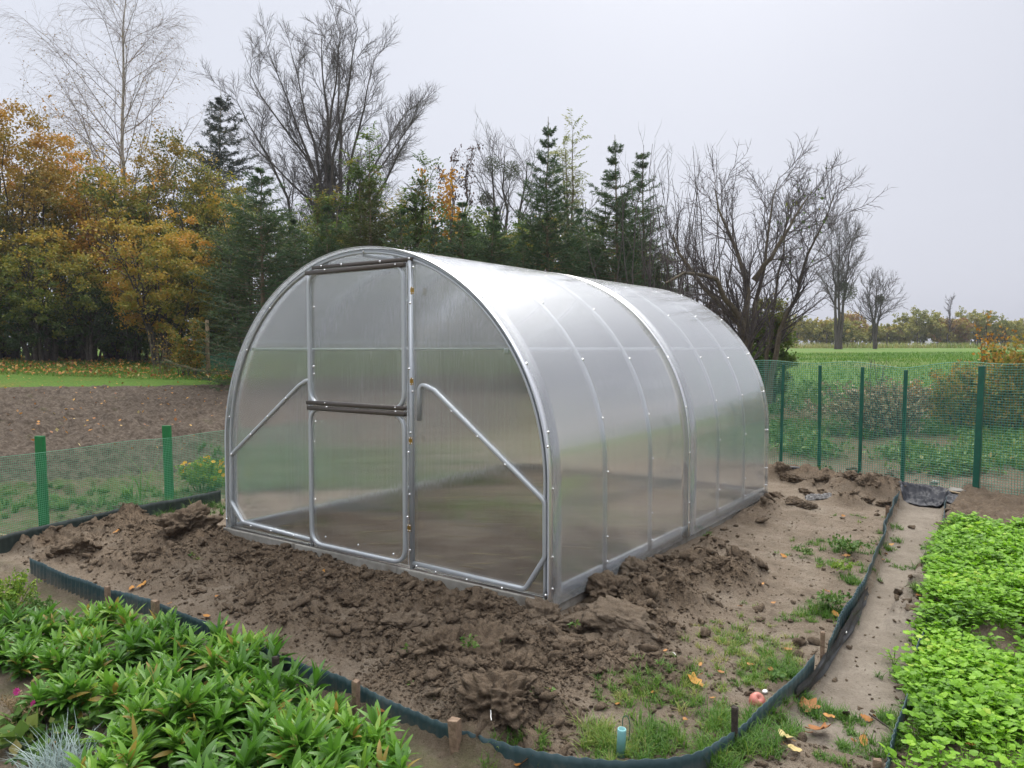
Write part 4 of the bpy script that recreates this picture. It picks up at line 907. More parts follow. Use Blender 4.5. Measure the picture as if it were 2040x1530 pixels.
# the big tree with ivy: limbs fan out from low down, tips lie on one rounded crown
def bigtree():
    rng = np.random.default_rng(21); D = 33; t = Tree('bare_tree', 665, D, 'large bare tree with ivy-covered trunks, the tallest behind the greenhouse'); H = hgt(8, D)-t.z; W = 445*D/FPX/2; G = Geo(); st = []; toward = np.array([math.sin(YAW), math.cos(YAW), 0])
    for k, th in enumerate(np.linspace(-1.30, 1.30, 13)):
        th += rng.normal()*.06; dep = rng.uniform(-.5, .5); s_ = rng.uniform(.74, .84); tip = t.org+Rv*math.sin(th)*W*s_+toward*dep*W+[0, 0, H*(.50+.50*math.cos(th)*s_)]
        b = t.org+Rv*.45*rng.normal(); mid = b*.55+tip*.45+[0, 0, (.10+.05*abs(math.sin(th)))*H]-Rv*math.sin(th)*W*.10
        P, R = trunk([b, b*.8+mid*.2+[0, 0, .03*H], mid, tip], .17-.05*abs(math.sin(th)), .014, 14, rng, .012); t.wood(P, R, 7); st.append((P, th))
        P1, R1 = spawn(P, R, 17, (.26, 1), (.50, .15), W*.52, .45, 9, .075, .035, .42, .011, rng, endtwig=True); V, Q = tubes(P1, R1, 5); G.add(V, Q)
        P2, R2 = spawn(P1, R1, 11, (.15, 1), (.55, .18), W*.20, .25, 6, .09, .03, .5, .0085, rng, endtwig=True); V, Q = tubes(P2, R2, 4); G.add(V, Q)
        P3, R3 = spawn(P2, R2, 9, (.2, 1), (.55, .2), W*.085, .2, 5, .10, .02, .6, .0065, rng, endtwig=True); V, Q = tubes(P3, R3, 3); G.add(V, Q)
    link('branches', G.mesh('branches', M['barkgrey'], True, t.org), t.o)
    for k, tm, n in ((5, .62, 3400), (6, .45, 1200), (10, .62, 1300), (3, .3, 500), (8, .35, 700)):
        lp = along(st[k][0], n, rng, (.03, tm)); lp = lp+rng.normal(size=lp.shape)*[.20, .20, .12]*rng.uniform(.3, 1.3, (len(lp), 1)); t.fol(*leaves(lp, np.full(len(lp), .09), rng, .4, .25, .8))
    t.done('bark', 'ivy', fname='ivy')
bigtree()
# bare rounded tree with mistletoe, seed-head tree
t, aP, H, W, rng = bare(1005, 34, 282, 250, 'hazy bare tree holding dark mistletoe balls behind the spruce row', 23, [(0, -.2), (.3, .25), (0, .0)], n1=13, n2=8, n3=6, r=.16, rtw=.006, clear=.3)
def balls(t, lst, D, leaf=.10, n=900):
    for u, v, rpx in lst:
        c = np.array([*at(u, D), hgt(v, D)]); r = rpx*D/FPX; g = Geo(); rg = np.random.default_rng(int(u)); lp = c+unit(rg.normal(size=(n, 3)))*(rg.uniform(.1, 1, (n, 1))**.45)*r; g.add(*(lambda a: (a[0], a[1]))(leaves(lp, np.full(n, leaf), rg, .5, .3, .3)), tint=.5)
        link('mistletoe', g.mesh('mistletoe', M['mist'], False, t.org), t.o)
balls(t, [(982, 335, 20), (1018, 345, 20), (968, 400, 15)], 34); t.done('bark')
for u_, D_, v_, w_, l_, sd_ in [(1085, 31, 330, 170, 'hazy bare tree behind the tallest spruce', 26), (1180, 30, 370, 150, 'hazy bare tree between the pale sapling and the dense spruce', 27), (1265, 31, 390, 150, 'hazy bare tree behind the right end of the spruces', 28), (835, 31, 340, 140, 'hazy bare tree behind the fresh green acacia', 29)]:
    t, aP, H, W, rng = bare(u_, D_, v_, w_, l_, sd_, [(0, -.2), (.2, .2)], n1=13, n2=8, n3=6, r=.10, rtw=.006, clear=.25); t.done('bark')
t, aP, H, W, rng = bare(915, 25, 285, 130, 'bare tree with dark drooping seed heads between the orange and the big bare tree', 25, [(0, -.2), (.15, .15)], n1=12, n2=6, n3=4, r=.08, clear=.3, rtw=.006)
lp = np.concatenate([a[2][:, -1] for a in aP]); lp = lp[lp[:, 2] > t.z+H*.72]; lp = np.repeat(lp, 9, 0)+rng.normal(size=(len(lp)*9, 3))*.07; t.fol(*leaves(lp, np.full(len(lp), .10), rng, .5, .3, .5, axis=np.array([0, 0, -1.]))); t.done('bark', 'pods', fname='crown')

# --- spruces: three grown models, copied and scaled
def spruce_model(seed, H=6.0, Rm=1.25, leader=.75, sparse=1.0):
    rng = np.random.default_rng(seed); W = Geo(); F = Geo(); P, R = trunk([(0, 0, 0), (rng.normal()*.05, rng.normal()*.05, H*.6), (0, 0, H)], .065, .008, 14, rng, .004); R = R*np.linspace(1, .55, 14); V, Q = tubes(P, R, 7); W.add(V, Q)
    zs = []; z = .25
    while z < H-leader*.72: zs.append(z); z += rng.uniform(.05, .10) if z < H-1.5 else rng.uniform(.16, .30)
    Ps = []; Rs = []; nd = []
    for z in zs:
        f = z/H; n = rng.integers(2, 4) if z < H-1.5 else rng.integers(3, 6); a0 = rng.uniform(0, 2*PI)
        for k in range(n):
            a = a0+k*2*PI/n+rng.normal()*.2; L = Rm*(1-f)**.75*rng.uniform(.5, 1.15)+.10; el = -.25+f*.85+rng.normal()*.08; s = np.linspace(0, 1, 8)
            x = s*L*math.cos(el); zz = z+s*L*math.sin(el)+.16*L*s**2.5-(1-f)*.25*L*s*(1-s)*1.5; Ps.append(np.stack([x*math.cos(a), x*math.sin(a), zz], -1)); Rs.append(.012*(1-s*.8)*(1-f*.6)+.0015)
    zc = H-leader*.68
    while zc < H-.12:                                                # bare candles round the leader
        for k in range(rng.integers(3, 6)):
            a = rng.uniform(0, 6.28); L = (.10+.16*(H-zc))*rng.uniform(.6, 1.2); s = np.linspace(0, 1, 8); Ps.append(np.stack([L*s*math.cos(a)*.8, L*s*math.sin(a)*.8, zc+L*(.25*s+.75*s**2)], -1)); Rs.append(.006*(1-s*.6))
        zc += rng.uniform(.22, .40)
    Ps = np.array(Ps); Rs = np.array(Rs); V, Q = tubes(Ps, Rs, 4); W.add(V, Q)
    Ln = np.linalg.norm(Ps[:, -1]-Ps[:, 0], axis=1)
    P2, R2 = spawn(Ps, Rs, 13, (.12, .98), (.85, .12), Ln*.42, .55, 5, .06, -.05, .5, .002, rng, inplane=.25); V, Q = tubes(P2, R2, 3); W.add(V, Q)
    def need(P, n, t=(0, 1), L=.062):
        B, N, _ = P.shape; tt = rng.uniform(*t, (B, n)); x = np.clip(tt*(N-1), 0, N-1.001); i0 = x.astype(int); fr = (x-i0)[..., None]; b = np.arange(B)[:, None]; p = (P[b, i0]*(1-fr)+P[b, i0+1]*fr).reshape(-1, 3); ax = unit(P[b, i0+1]-P[b, i0]).reshape(-1, 3)
        up = p[:, 2]/H; V, q, tn = leaves(p, np.full(len(p), L), rng, .35+.3*(up > .6)*rng.uniform(0, 1, len(p)), .16, .20, axis=ax*.9); F.add(V, q, tint=tn)
    lon = np.linalg.norm(P2[:, -1]-P2[:, 0], axis=1); need(P2[lon > .12], int(22*sparse), (0, 1.0)); need(P2[lon <= .12], int(11*sparse), (0, 1)); need(Ps, int(30*sparse), (.15, 1)); need(P[:, 10:], 160, (0, .9), .05)
    return W.mesh('trunk', M['barkfir']), F.mesh('crown', M['needle'], False), H
SP = [spruce_model(31, 6, 1.25), spruce_model(32, 6, 1.15, 1.5, 1.1), spruce_model(33, 6, 1.4, .6), spruce_model(34, 6, .95, 1.3, .7)]
M['needle_y'] = leafmat('yellowing needles', [(0, (.04, .07, .02)), (.6, (.10, .125, .028)), (1, (.22, .20, .05))], .2)
def spruce(u, D, vt, label, k, rz, wsc=1.0, needle=None, group='row of young spruces behind the greenhouse'):
    xy = at(u, D); z = ground_z(*xy)-.1; wm, fm, H = SP[k]; s = (hgt(vt, D)-z)/H; o = empty('spruce_tree', (*xy, z), rz); tag(o, label, 'spruce', group); o.scale = (s*wsc, s*wsc, s)
    if needle:
        fm = fm.copy(); fm.materials[0] = M[needle]
    link('trunk', wm, o); link('crown', fm, o)
spruce(525, 17.5, 335, 'broad spruce right of the autumn trees, left of the greenhouse hoop', 2, .4, 1.62)
spruce(592, 19, 440, 'short spruce half hidden behind the broad left spruce', 0, 1.2, 1.6)
spruce(462, 22, 480, 'low spruce left of the broad spruce, over the wooden pole', 2, 2.2, 1.3)
spruce(560, 16.2, 560, 'lowest spruce beside the left shoulder of the greenhouse hoop', 2, 4.4, 1.6)
spruce(655, 18, 415, 'spruce behind the greenhouse top with a light bare stem', 0, 2.0, 1.5)
spruce(738, 18.5, 350, 'slim spruce standing in the light green acacia leaves', 1, .9, 1.6, 'needle_y')
spruce(800, 17.5, 420, 'spruce between the acacia leaves and the orange tree', 0, 4.0, 1.6)
spruce(868, 18.5, 440, 'spruce under the orange leaves', 2, 2.9, 1.4)
spruce(922, 17.5, 405, 'spruce just right of the orange leaves', 0, 5.2, 1.5)
spruce(985, 18.5, 400, 'slim spruce below the mistletoe balls', 1, 3.3, 1.6)
spruce(1041, 17, 470, 'thin-stemmed spruce with sparse low crown behind the greenhouse roof', 3, 1.0, 1.6)
spruce(1091, 17.5, 240, 'tallest spruce of the row with a long bare leader', 1, 1.8, 1.15)
spruce(1150, 19, 420, 'spruce below the sparse pale-leaved sapling', 0, 2.4, 1.5)
spruce(1222, 16.5, 275, 'dense spruce with a long straight leader right of the pale sapling', 1, .3, 1.25)
spruce(1275, 18, 310, 'sparse thin spruce at the right end of the row', 3, 2.2, 1.4)
spruce(1330, 17.5, 520, 'low spruce under the bare shoots right of the row', 0, 1.5, 1.7)
spruce(1185, 17, 480, 'low dark spruce filling the gap beside the dense spruce', 2, 5.0, 1.5)
spruce(700, 17, 500, 'low spruce directly above the greenhouse hoop', 2, 3.6, 1.7)
# dark old spruce behind the autumn trees
def oldspruce():
    xy = at(450, 31); z = ground_z(*xy)-.1; wm, fm, H = spruce_model(40, 6, 1.5, .5, 1.1); s = (hgt(188, 31)-z)/H; o = empty('spruce_tree', (*xy, z), .7); tag(o, 'dark tall spruce rising behind the olive autumn tree', 'spruce'); o.scale = (s*1.15, s*1.15, s)
    fm.materials[0] = M['needle_dk']; link('trunk', wm, o); link('crown', fm, o)
oldspruce()
# --- acacias (pinnate leaves), orange tree, pale sapling
def acacia(u, D, vt, wpx, label, mat, seed, dens=1.0, tint=.4, name='acacia_tree', t0=.45, ls=.055, r=.05, ns=3):
    rng = np.random.default_rng(seed); t = Tree(name, u, D, label); H = hgt(vt, D)-t.z; W = wpx*D/FPX/2; G = Geo()
    for k in range(ns):
        a = rng.uniform(0, 2*PI); e = t.org+[math.cos(a)*W*.45, math.sin(a)*W*.45, H*rng.uniform(.8, .98)]; P, R = trunk([t.org, t.org*.5+e*.5+[0, 0, .06*H], e], r, .01, 10, rng, .02); t.wood(P, R, 6)
        P1, R1 = spawn(P, R, 13, (t0-.1, 1), (.75, .2), W*.75, .35, 7, .1, .05, .5, .007, rng, endtwig=True); V, Q = tubes(P1, R1, 4); G.add(V, Q)
        P2, R2 = spawn(P1, R1, max(2, int(7*dens)), (.25, 1), (.8, .2), .55, .2, 7, .06, -.10, .5, .003, rng); V, Q = tubes(P2, R2, 3); G.add(V, Q)
        B, N, _ = P2.shape; x = np.linspace(.15, 1, 9)*(N-1.001); i0 = x.astype(int); f = (x-i0)[None, :, None]; p = P2[:, i0]*(1-f)+P2[:, i0+1]*f; tan = unit(P2[:, i0+1]-P2[:, i0]); sd = unit(np.cross(tan, [0, 0, 1.]))
        g0 = np.repeat(np.clip(tint+rng.normal(size=B)*.25, 0, 1), 9)
        for sg in (1, -1): t.fol(*leaves(p.reshape(-1, 3), np.full(B*9, ls*1.9), rng, g0, .08, .42, .75, axis=(sd*sg*2.2+tan*.6).reshape(-1, 3)))
    link('branches', G.mesh('branches', M['barkfir'], True, t.org), t.o); t.done('barkfir', mat)
acacia(712, 20.5, 282, 130, 'light green acacia in front of the big bare tree', 'leaf_acacia', 51, 1.6, .35)
acacia(775, 21, 385, 110, 'yellowing acacia low beside the slim spruce', 'leaf_acacia', 52, 1.5, .75)
acacia(828, 20, 318, 90, 'fresh green acacia left of the orange tree', 'leaf_acacia', 53, 1.3, .3)
acacia(655, 19.5, 370, 110, 'acacia with rusty drooping leaves below the ivy trunks', 'leaf_acacia', 54, 1.2, .6)
acacia(935, 20, 415, 100, 'yellow-green acacia right of the orange tree', 'leaf_acacia', 151, 1.3, .45)
acacia(1015, 20.5, 440, 110, 'green acacia under the mistletoe balls', 'leaf_acacia', 152, 1.3, .3)
acacia(1062, 19.5, 430, 80, 'yellowing acacia just left of the tallest spruce', 'leaf_acacia', 153, 1.3, .7)
acacia(1165, 20, 450, 100, 'light green acacia below the pale sapling', 'leaf_acacia', 154, 1.2, .4)
acacia(1255, 20, 470, 90, 'olive acacia right of the dense spruce', 'leaf_acacia', 155, 1.2, .5)
acacia(1140, 21, 262, 100, 'sparse pale-leaved sapling right of the tallest spruce', 'leaf_pale', 55, .8, .4, t0=.6, ls=.05)
def orange():
    rng = np.random.default_rng(57); t = Tree('orange_tree', 885, 19.8, 'small tree with bright orange autumn leaves above the spruces'); H = hgt(342, 19.8)-t.z; G = Geo()
    for k in range(3):
        e = t.org+[rng.normal()*.35, rng.normal()*.3, H*rng.uniform(.86, .96)]; P, R = trunk([t.org, e], .035, .008, 8, rng, .02); t.wood(P, R, 5)
        P1, R1 = spawn(P, R, 14, (.4, 1), (.7, .2), .8, .3, 6, .1, .05, .5, .005, rng, endtwig=True); V, Q = tubes(P1, R1, 3); G.add(V, Q); lp = along(P1, 26, rng, (.2, 1.05)); lp = lp+rng.normal(size=lp.shape)*.07
        lp = lp[(rng.uniform(size=len(lp)) < np.clip(((lp[:, 2]-t.z)/H-.55)*3.2, .12, 1))]; t.fol(*leaves(lp, np.full(len(lp), .10), rng, .5, .25, .75))
    link('branches', G.mesh('branches', M['bark'], True, t.org), t.o); t.done('bark', 'leaf_orange')
orange()
# --- bare suckers and the apple trees on the right
def whips(u, D, vt, wpx, label, seed, n=26, r=.02, mat='barkgrey', name='bare_shrub', n1=6, cat='shrub', leafn=0, leafm=None, group=None, spread=.5):
    rng = np.random.default_rng(seed); t = Tree(name, u, D, label, cat, group); H = hgt(vt, D)-t.z; W = wpx*D/FPX/2; A = []
    for k in range(n):
        b = t.org+[rng.normal()*W*.22, rng.normal()*W*.22, 0]; e = b+Rv*rng.normal()*W*spread+[rng.normal()*W*.2, rng.normal()*W*.2, H*rng.uniform(.5, 1.0)]; P, R = trunk([b, b*.5+e*.5+rng.normal(size=3)*.06*H*.5, e], r, .004, 9, rng, .02); A.append((P, R))
    P = np.concatenate([a[0] for a in A]); R = np.concatenate([a[1] for a in A]); t.wood(P, R, 5)
    G = Geo(); P1, R1 = spawn(P, R, n1, (.2, 1), (.5, .2), H*.22, .5, 6, .09, .05, .5, .0035, rng); V, Q = tubes(P1, R1, 3); G.add(V, Q)
    P2, R2 = spawn(P1, R1, 3, (.2, 1), (.6, .2), H*.09, .2, 4, .1, .04, .6, .003, rng); V, Q = tubes(P2, R2, 3); G.add(V, Q); link('branches', G.mesh('branches', M[mat], True, t.org), t.o)
    if leafn: lp = along(np.concatenate([P1[:, :4], P2]), leafn, rng); lp = lp+rng.normal(size=lp.shape)*.04; t.fol(*leaves(lp, np.full(len(lp), .055), rng, .5, .3, .8))
    t.done(mat, leafm); return t
whips(1300, 15.5, 285, 170, 'upright bare shoots left of the apple tree', 61, 22, .022)
whips(1395, 15, 300, 190, 'dense thicket of bare upright shoots among the apple branches', 62, 26, .022, 'bark')
whips(1290, 17.5, 440, 120, 'tangled dark bare twigs at the end of the spruce row', 63, 20, .016, 'bark', n1=12)
def limb(t, G, pts, r0, r1, rng, n1, L1, up, n2=8, n3=5, sp=(.25, 1), ang=.7, rt=.0036):
    P, R = trunk(pts, r0, r1, 12, rng, .02); t.wood(P, R, 8)
    P1, R1 = spawn(P, R, int(n1*1.5), sp, (ang, .28), L1*.92, .25, 8, .055, up, .38, .006, rng, endtwig=True); V, Q = tubes(P1, R1, 5); G.add(V, Q)
    P2, R2 = spawn(P1, R1, n2, (.15, 1), (.6, .22), L1*.42, .25, 6, .12, up*.8, .5, rt*1.3, rng); V, Q = tubes(P2, R2, 4); G.add(V, Q)
    P3, R3 = spawn(P2, R2, n3, (.2, 1), (.65, .25), L1*.17, .2, 4, .13, up*.4, .6, rt, rng); V, Q = tubes(P3, R3, 3); G.add(V, Q); return P1, P2, P3
def appletree():
    rng = np.random.default_rng(71); D = 13.2; t = Tree('apple_tree', 1482, D, 'old many-limbed bare apple tree behind the far end of the greenhouse'); G = Geo()
    q = lambda u, v, dd=0: np.array([*at(u, D+dd), hgt(v, D+dd)])
    b = t.org
    limb(t, G, [b, q(1483, 640), q(1492, 570), q(1478, 540, .1), q(1440, 455, .3), q(1420, 380, .4)], .10, .010, rng, 16, 1.3, .07)
    limb(t, G, [b+Rv*.03, q(1485, 650), q(1440, 600, -.1), q(1425, 560, -.2), q(1370, 540, -.3), q(1325, 565, -.4)], .095, .02, rng, 16, .95, .09)
    limb(t, G, [b, q(1480, 660), q(1452, 620, .1), q(1390, 560, .5), q(1355, 520, .7), q(1338, 470, .9)], .085, .02, rng, 16, .95, .09)
    limb(t, G, [b, q(1494, 640, .1), q(1510, 560, .2), q(1525, 480, .4), q(1530, 430, .5), q(1545, 360, .6)], .07, .007, rng, 16, 1.1, .07)
    P1, P2, P3 = limb(t, G, [q(1500, 560, .1), q(1530, 520, 0), q(1570, 450, .1), q(1605, 395, .2)], .05, .01, rng, 12, .95, .06)
    lp = along(P2, 1, rng); lp = lp[rng.uniform(size=len(lp)) < .35]; t.fol(*leaves(lp, np.full(len(lp), .07), rng, .4, .3, .7, axis=np.array([0, 0, -1.])))
    link('branches', G.mesh('branches', M['barkgrey'], True, t.org), t.o); t.done('barkapple', 'leaf_acacia', fname='last_leaves')
    D2 = 14; t = Tree('apple_tree', 1528, D2, 'bare leaning apple tree with a trunk bent to the right'); G = Geo(); q = lambda u, v, dd=0: np.array([*at(u, D2+dd), hgt(v, D2+dd)])
    limb(t, G, [t.org, q(1555, 640), q(1590, 590), q(1612, 520), q(1622, 470), q(1640, 430), q(1655, 390)], .065, .007, rng, 20, 1.15, .06, sp=(.3, 1))
    limb(t, G, [t.org, q(1540, 600, .3), q(1550, 540, .4), q(1562, 460, .5), q(1565, 390, .6)], .05, .007, rng, 14, 1.0, .07)
    link('branches', G.mesh('branches', M['barkgrey'], True, t.org), t.o); t.done('barkapple')
appletree()
# yellow-green bush round the apple trunks
shrub(1532, 14.5, 590, 95, 'yellow-green leafy bush at the foot of the apple trees', 'leaf_acacia', .5, 75, 6, 70, 60, .06, .0, .6, 'leafy_bush', cat='bush', group=None)
shrub(1428, 24, 600, 110, 'dark red bush glimpsed behind the apple trunks', 'pods', .5, 76, 5, 40, 50, .08, .0, 0, 'red_bush', cat='bush', group=None)
FM = 'leafy undergrowth trees among the spruces'
for k, (u, D, vt, wp, mt, ti, lab) in enumerate([(500, 21.5, 400, 150, 'leaf_dkg', .55, 'dull green leafy tree behind the broad left spruce'), (610, 21, 440, 150, 'leaf_dkg', .5, 'dull green leafy tree left of the ivy trunks'), (690, 22, 430, 160, 'leaf_acacia', .35, 'green leafy tree behind the light-stemmed spruce'),
    (770, 22, 440, 170, 'leaf_aut', .28, 'olive green leafy tree under the light green acacia'), (850, 21.5, 405, 150, 'leaf_acacia', .45, 'yellow-green leafy tree below the orange leaves'), (940, 22, 430, 150, 'leaf_dkg', .6, 'dull green leafy tree right of the orange leaves'), (1020, 21.5, 435, 150, 'leaf_dkg', .5, 'dull green leafy tree below the mistletoe balls'), (1100, 22, 440, 150, 'leaf_aut', .3, 'olive leafy tree behind the tallest spruce'), (1190, 21, 450, 150, 'leaf_dkg', .55, 'dull green leafy tree left of the dense spruce'), (1270, 21, 470, 130, 'leaf_dkg', .6, 'dull green leafy tree at the right end of the spruces')]):
    shrub(u, D, vt, wp*1.2, lab, mt, ti, 400+k, 7, 95, 75, .08, .02, .3, 'leafy_tree', group=FM)
# --- far trees and hedgerow
t, aP, H, W, rng = bare(1668, 62, 448, 205, 'far bare tree with a mistletoe clump low in its crown', 81, [(0, .0), (.2, .2), (-.1, -.15)], n1=14, n2=10, n3=7, r=.15, rtw=.010, clear=.3)
balls(t, [(1686, 582, 19), (1675, 570, 10)], 62, .16); t.done('bark')
t, aP, H, W, rng = bare(1742, 64, 555, 130, 'low spreading bare tree right of the far mistletoe tree', 82, [(0, -.3), (0, .3), (0, 0)], n1=12, n2=9, n3=6, r=.12, rtw=.010, clear=.3, ang=.8); balls(t, [(1750, 597, 9)], 64, .16); t.done('bark')
t, aP, H, W, rng = bare(1890, 80, 588, 50, 'thin bare sapling rising from the far hedgerow', 83, n1=16, n2=6, n3=4, r=.10, rtw=.012, clear=.3, ang=.4); t.done('barkgrey')
hg = 'bushes of the far hedgerow'
HB = [(1575, 634, 90, .35, 'yellow-green hedge bush behind the leaning apple tree'), (1625, 640, 90, .5, 'yellowish hedge bush left of the far mistletoe tree'), (1672, 640, 80, .42, 'hedge bush directly below the far mistletoe tree'),
      (1692, 625, 50, .85, 'orange-yellow hedge bush right of the mistletoe tree trunk'), (1740, 650, 80, .5, 'thin greyish hedge bush under the low spreading tree'), (1790, 648, 70, .45, 'pale hedge bush in the gap right of the low tree'),
      (1832, 622, 80, .30, 'rounded green-yellow hedge bush left of the sapling'), (1872, 640, 60, .62, 'hedge bush at the foot of the sapling'), (1905, 640, 50, .95, 'reddish brown hedge bush right of the sapling'),
      (1945, 622, 90, .34, 'tall olive hedge bush near the right end'), (1995, 640, 80, .38, 'greyish green hedge bush close to the right edge'), (2045, 645, 90, .36, 'hedge bush cut by the right edge of the picture'), (1520, 640, 90, .6, 'hedge bush seen behind the apple trunks')]
for k, (u, vt, wp, ti, lab) in enumerate(HB):
    shrub(u, 82+R_.uniform(-3, 3), vt-4, wp*1.25, lab, 'leaf_hedge', ti, 200+k, 10, 110, 34, .18, .0, .15, 'hedge_bush', cat='bush', group=hg)
# far wood beyond the left lawn and behind everything reads as one mass
# ------------------------------------------------------------------ clods, crumbs, plants, leaves
M['clod'] = soilmat('clod earth')
CG = 'large clods of dug earth'
def clodobj(u, v, rpx, label, seed, sq=(1.15, .95, .62), rz=None, tilt=0.0, rough=.42, cuts=4, dz=-.25, dg=.75):
    p = unp(u, v, -.04)
    for _ in range(2): p = unp(u, v, ground_z(p[0], p[1], False)+.03)
    D = np.linalg.norm(p-CAM); r = rpx*D/FPX; V, T = rock(r, seed, sq, 5, None, rough, cuts); n = len(V); z = ground_z(p[0], p[1], False)
    g = Geo().add(V, None, T); o = link('soil_clod', g.mesh('soil_clod', M['clod'], True, None, {'dug': np.full(n, dg), 'weed': np.zeros(n)}), None, (p[0], p[1], z+r*sq[2]*(1+dz)*.55)); o.rotation_euler = (tilt, tilt*.5, R_.uniform(0, 6) if rz is None else rz); tag(o, label, 'clod', CG)
for k, a in enumerate([(1000,1405,62,'biggest clod of earth nearest the blue edging, with a white straw on it'),(1015,1340,42,'rough lumpy clod right behind the biggest one'),(880,1300,42,'upright clod in front of a sprawling weed'),(965,1300,48,'clod carrying a small sprawling green weed'),
    (790,1240,44,'broad flattish clod in the dug strip before the greenhouse door'),(1255,1240,62,'wide cracked slab of earth right of the greenhouse corner'),(1150,1245,48,'flat grey clod by the greenhouse corner with a seedling on it'),(1085,1235,36,'pale clod directly below the greenhouse corner'),
    (1265,1140,34,'angular pale clod leaning against the greenhouse side'),(1215,1180,46,'overhanging clod near the front of the greenhouse side'),(1310,1165,34,'tilted flat clod in the row beside the greenhouse'),(1345,1118,24,'dark clod with a deep shadow beside the greenhouse wall'),
    (1070,1265,30,'triangular clod between the corner and the sprawling weed'),(1125,1285,36,'smooth-faced clod below the cracked slab'),(1290,1215,30,'clod at the right end of the cracked slab'),
    (375,1062,38,'rounded clod at the far left end of the greenhouse front'),(252,1022,20,'lone clod leaning on the dark fence skirt'),(150,1095,30,'clod at the left end of the dug bed'),(300,1105,26,'brown clod left of the greenhouse, in the dug bed'),
    (1465,1112,26,'dark crest clod on top of the small earth mound'),(1432,1130,26,'clod on the slope of the small earth mound'),(1400,1135,18,'small clod left of the earth mound'),(1342,1310,9,'tiny lone clod beside a white straw'),(1232,1298,14,'small dark clod on the trodden soil'),
    (1560,950,17,'clod in the spoil heap by the black hose'),(1640,965,15,'clod in the middle of the spoil heap at the far end'),(1725,985,18,'brown clod at the right of the far spoil heap'),(700,1195,24,'clod before the left half of the greenhouse front'),(560,1150,30,'clod left of the door in the dug strip'),(640,1175,26,'knobbly clod before the door sill'),
    (890,1210,30,'clod before the kerb under the right panel'),(960,1215,34,'clod heaped against the kerb near the corner'),(480,1110,26,'clod near the left foot of the greenhouse'),(1180,1275,26,'broken flat clod below the corner'),(1610,1005,12,'small clod beside the grey plastic scrap')]):
    u, v, r, l = a; r *= (1.15 if v > 1225 else .9) if v > 1100 else 1; flat = 'flat' in l or 'slab' in l
    clodobj(u, v, r, l, 300+k, (1.2, .95, .42) if flat else (1.1, .95, .68), None, R_.uniform(-.25, .25), .36 if flat else .6, 6 if flat else 4, dg=.45 if ('pale' in l or 'grey' in l or flat) else .8)
def crumbs():
    rng = np.random.default_rng(5); base = []
    for s in range(6):
        V, T = rock(1, 900+s, (1.15, .9, .7), 2, None, .9, 4); base.append((V, T))
    X = []; n = 0
    while n < 26000:
        u = rng.uniform(-20, 1900, 4000); v = rng.uniform(940, 1530, 4000); d = Fv+Rv*((u-1020)/FPX)[:, None]-Uv*((v-765)/FPX)[:, None]; tt = (-.06-CAM[2])/d[:, 2]; p = CAM+tt[:, None]*d
        dgm, _, ins, out, _ = masks(p[:, 0], p[:, 1]); yl = np.interp(p[:, 0], FRONT[:, 0], FRONT[:, 1])
        k = (rng.uniform(size=4000) < np.clip(dgm*1.2, .17, 1)**1.6)*(~ins.astype(bool))*(p[:, 1] > yl+.05)*((pathm(p[:, 0], p[:, 1]) < .3)+(rng.uniform(size=4000) < .25))*(p[:, 1] < 6.6)*((np.abs(p[:, 0]) > 1.58)+(p[:, 1] < -.08)); p = p[k]; X.append(p); n += len(p)
    X = np.concatenate(X)[:26000]; z = Hgt(X[:, 0], X[:, 1]); g = Geo(); D = np.linalg.norm(X-CAM, axis=1); r = np.clip(.0045*rng.pareto(2.6, len(X))+.0035, .003, .036)
    for s in range(6):
        k = np.where(np.arange(len(X)) % 6 == s)[0]; V, T = base[s]; a = rng.uniform(0, 6.28, len(k)); b = rng.uniform(-.6, .6, len(k)); c, sn = np.cos(a), np.sin(a)
        R = np.zeros((len(k), 3, 3)); R[:, 0, 0] = c; R[:, 0, 1] = -sn; R[:, 1, 0] = sn; R[:, 1, 1] = c; R[:, 2, 2] = 1; R[:, 2, 0] = b; R[:, 0, 2] = -b
        W = np.einsum('kij,nj->kni', R, V)*r[k][:, None, None]+np.stack([X[k, 0], X[k, 1], z[k]+r[k]*.25], -1)[:, None]; TT = T[None]+(np.arange(len(k))*len(V))[:, None, None]; g.add(W.reshape(-1, 3), None, TT.reshape(-1, 3))
    o = link('soil_crumbs', g.mesh('soil_crumbs', M['clod'], True, None, {'dug': np.full(g.n, .8), 'weed': np.zeros(g.n)})); tag(o, 'small crumbs of dug brown earth scattered over the bed', 'soil', None, 'stuff')
crumbs()

# --- lance-shaped leaves
def blade(L, Wd, arch, n=6, fold=.25, twist=0.0, el=.9):
    """one leaf along +x that starts rising at angle el and bends over by arch; returns V (n*3), quads"""
    s = np.linspace(0, 1, n); a = el-arch*s; x = np.concatenate([[0], np.cumsum(np.cos(a[:-1]))])*L/(n-1); z = np.concatenate([[0], np.cumsum(np.sin(a[:-1]))])*L/(n-1)
    w = Wd*np.sin(PI*np.clip(s*.93+.05, 0, 1))**.8*(1-.25*s); w[0] = Wd*.22; w[-1] = .0004
    V = np.zeros((n, 3, 3)); nx, nz = -np.sin(a), np.cos(a)
    for j, sd in enumerate((-1, 0, 1)): V[:, j] = np.stack([x+nx*fold*w*abs(sd), sd*w+x*twist*0, z+nz*fold*w*abs(sd)], -1)
    i = np.arange(n-1); q = np.concatenate([np.stack([i*3+j, (i+1)*3+j, (i+1)*3+j+1, i*3+j+1], -1) for j in (0, 1)]); return V.reshape(-1, 3), q
def rotz(V, a): c, s = math.cos(a), math.sin(a); return V@np.array([[c, s, 0], [-s, c, 0], [0, 0, 1]])
def tiltm(V, ax, a):
    return V@np.array(Matrix.Rotation(a, 3, Vector(ax)).transposed())
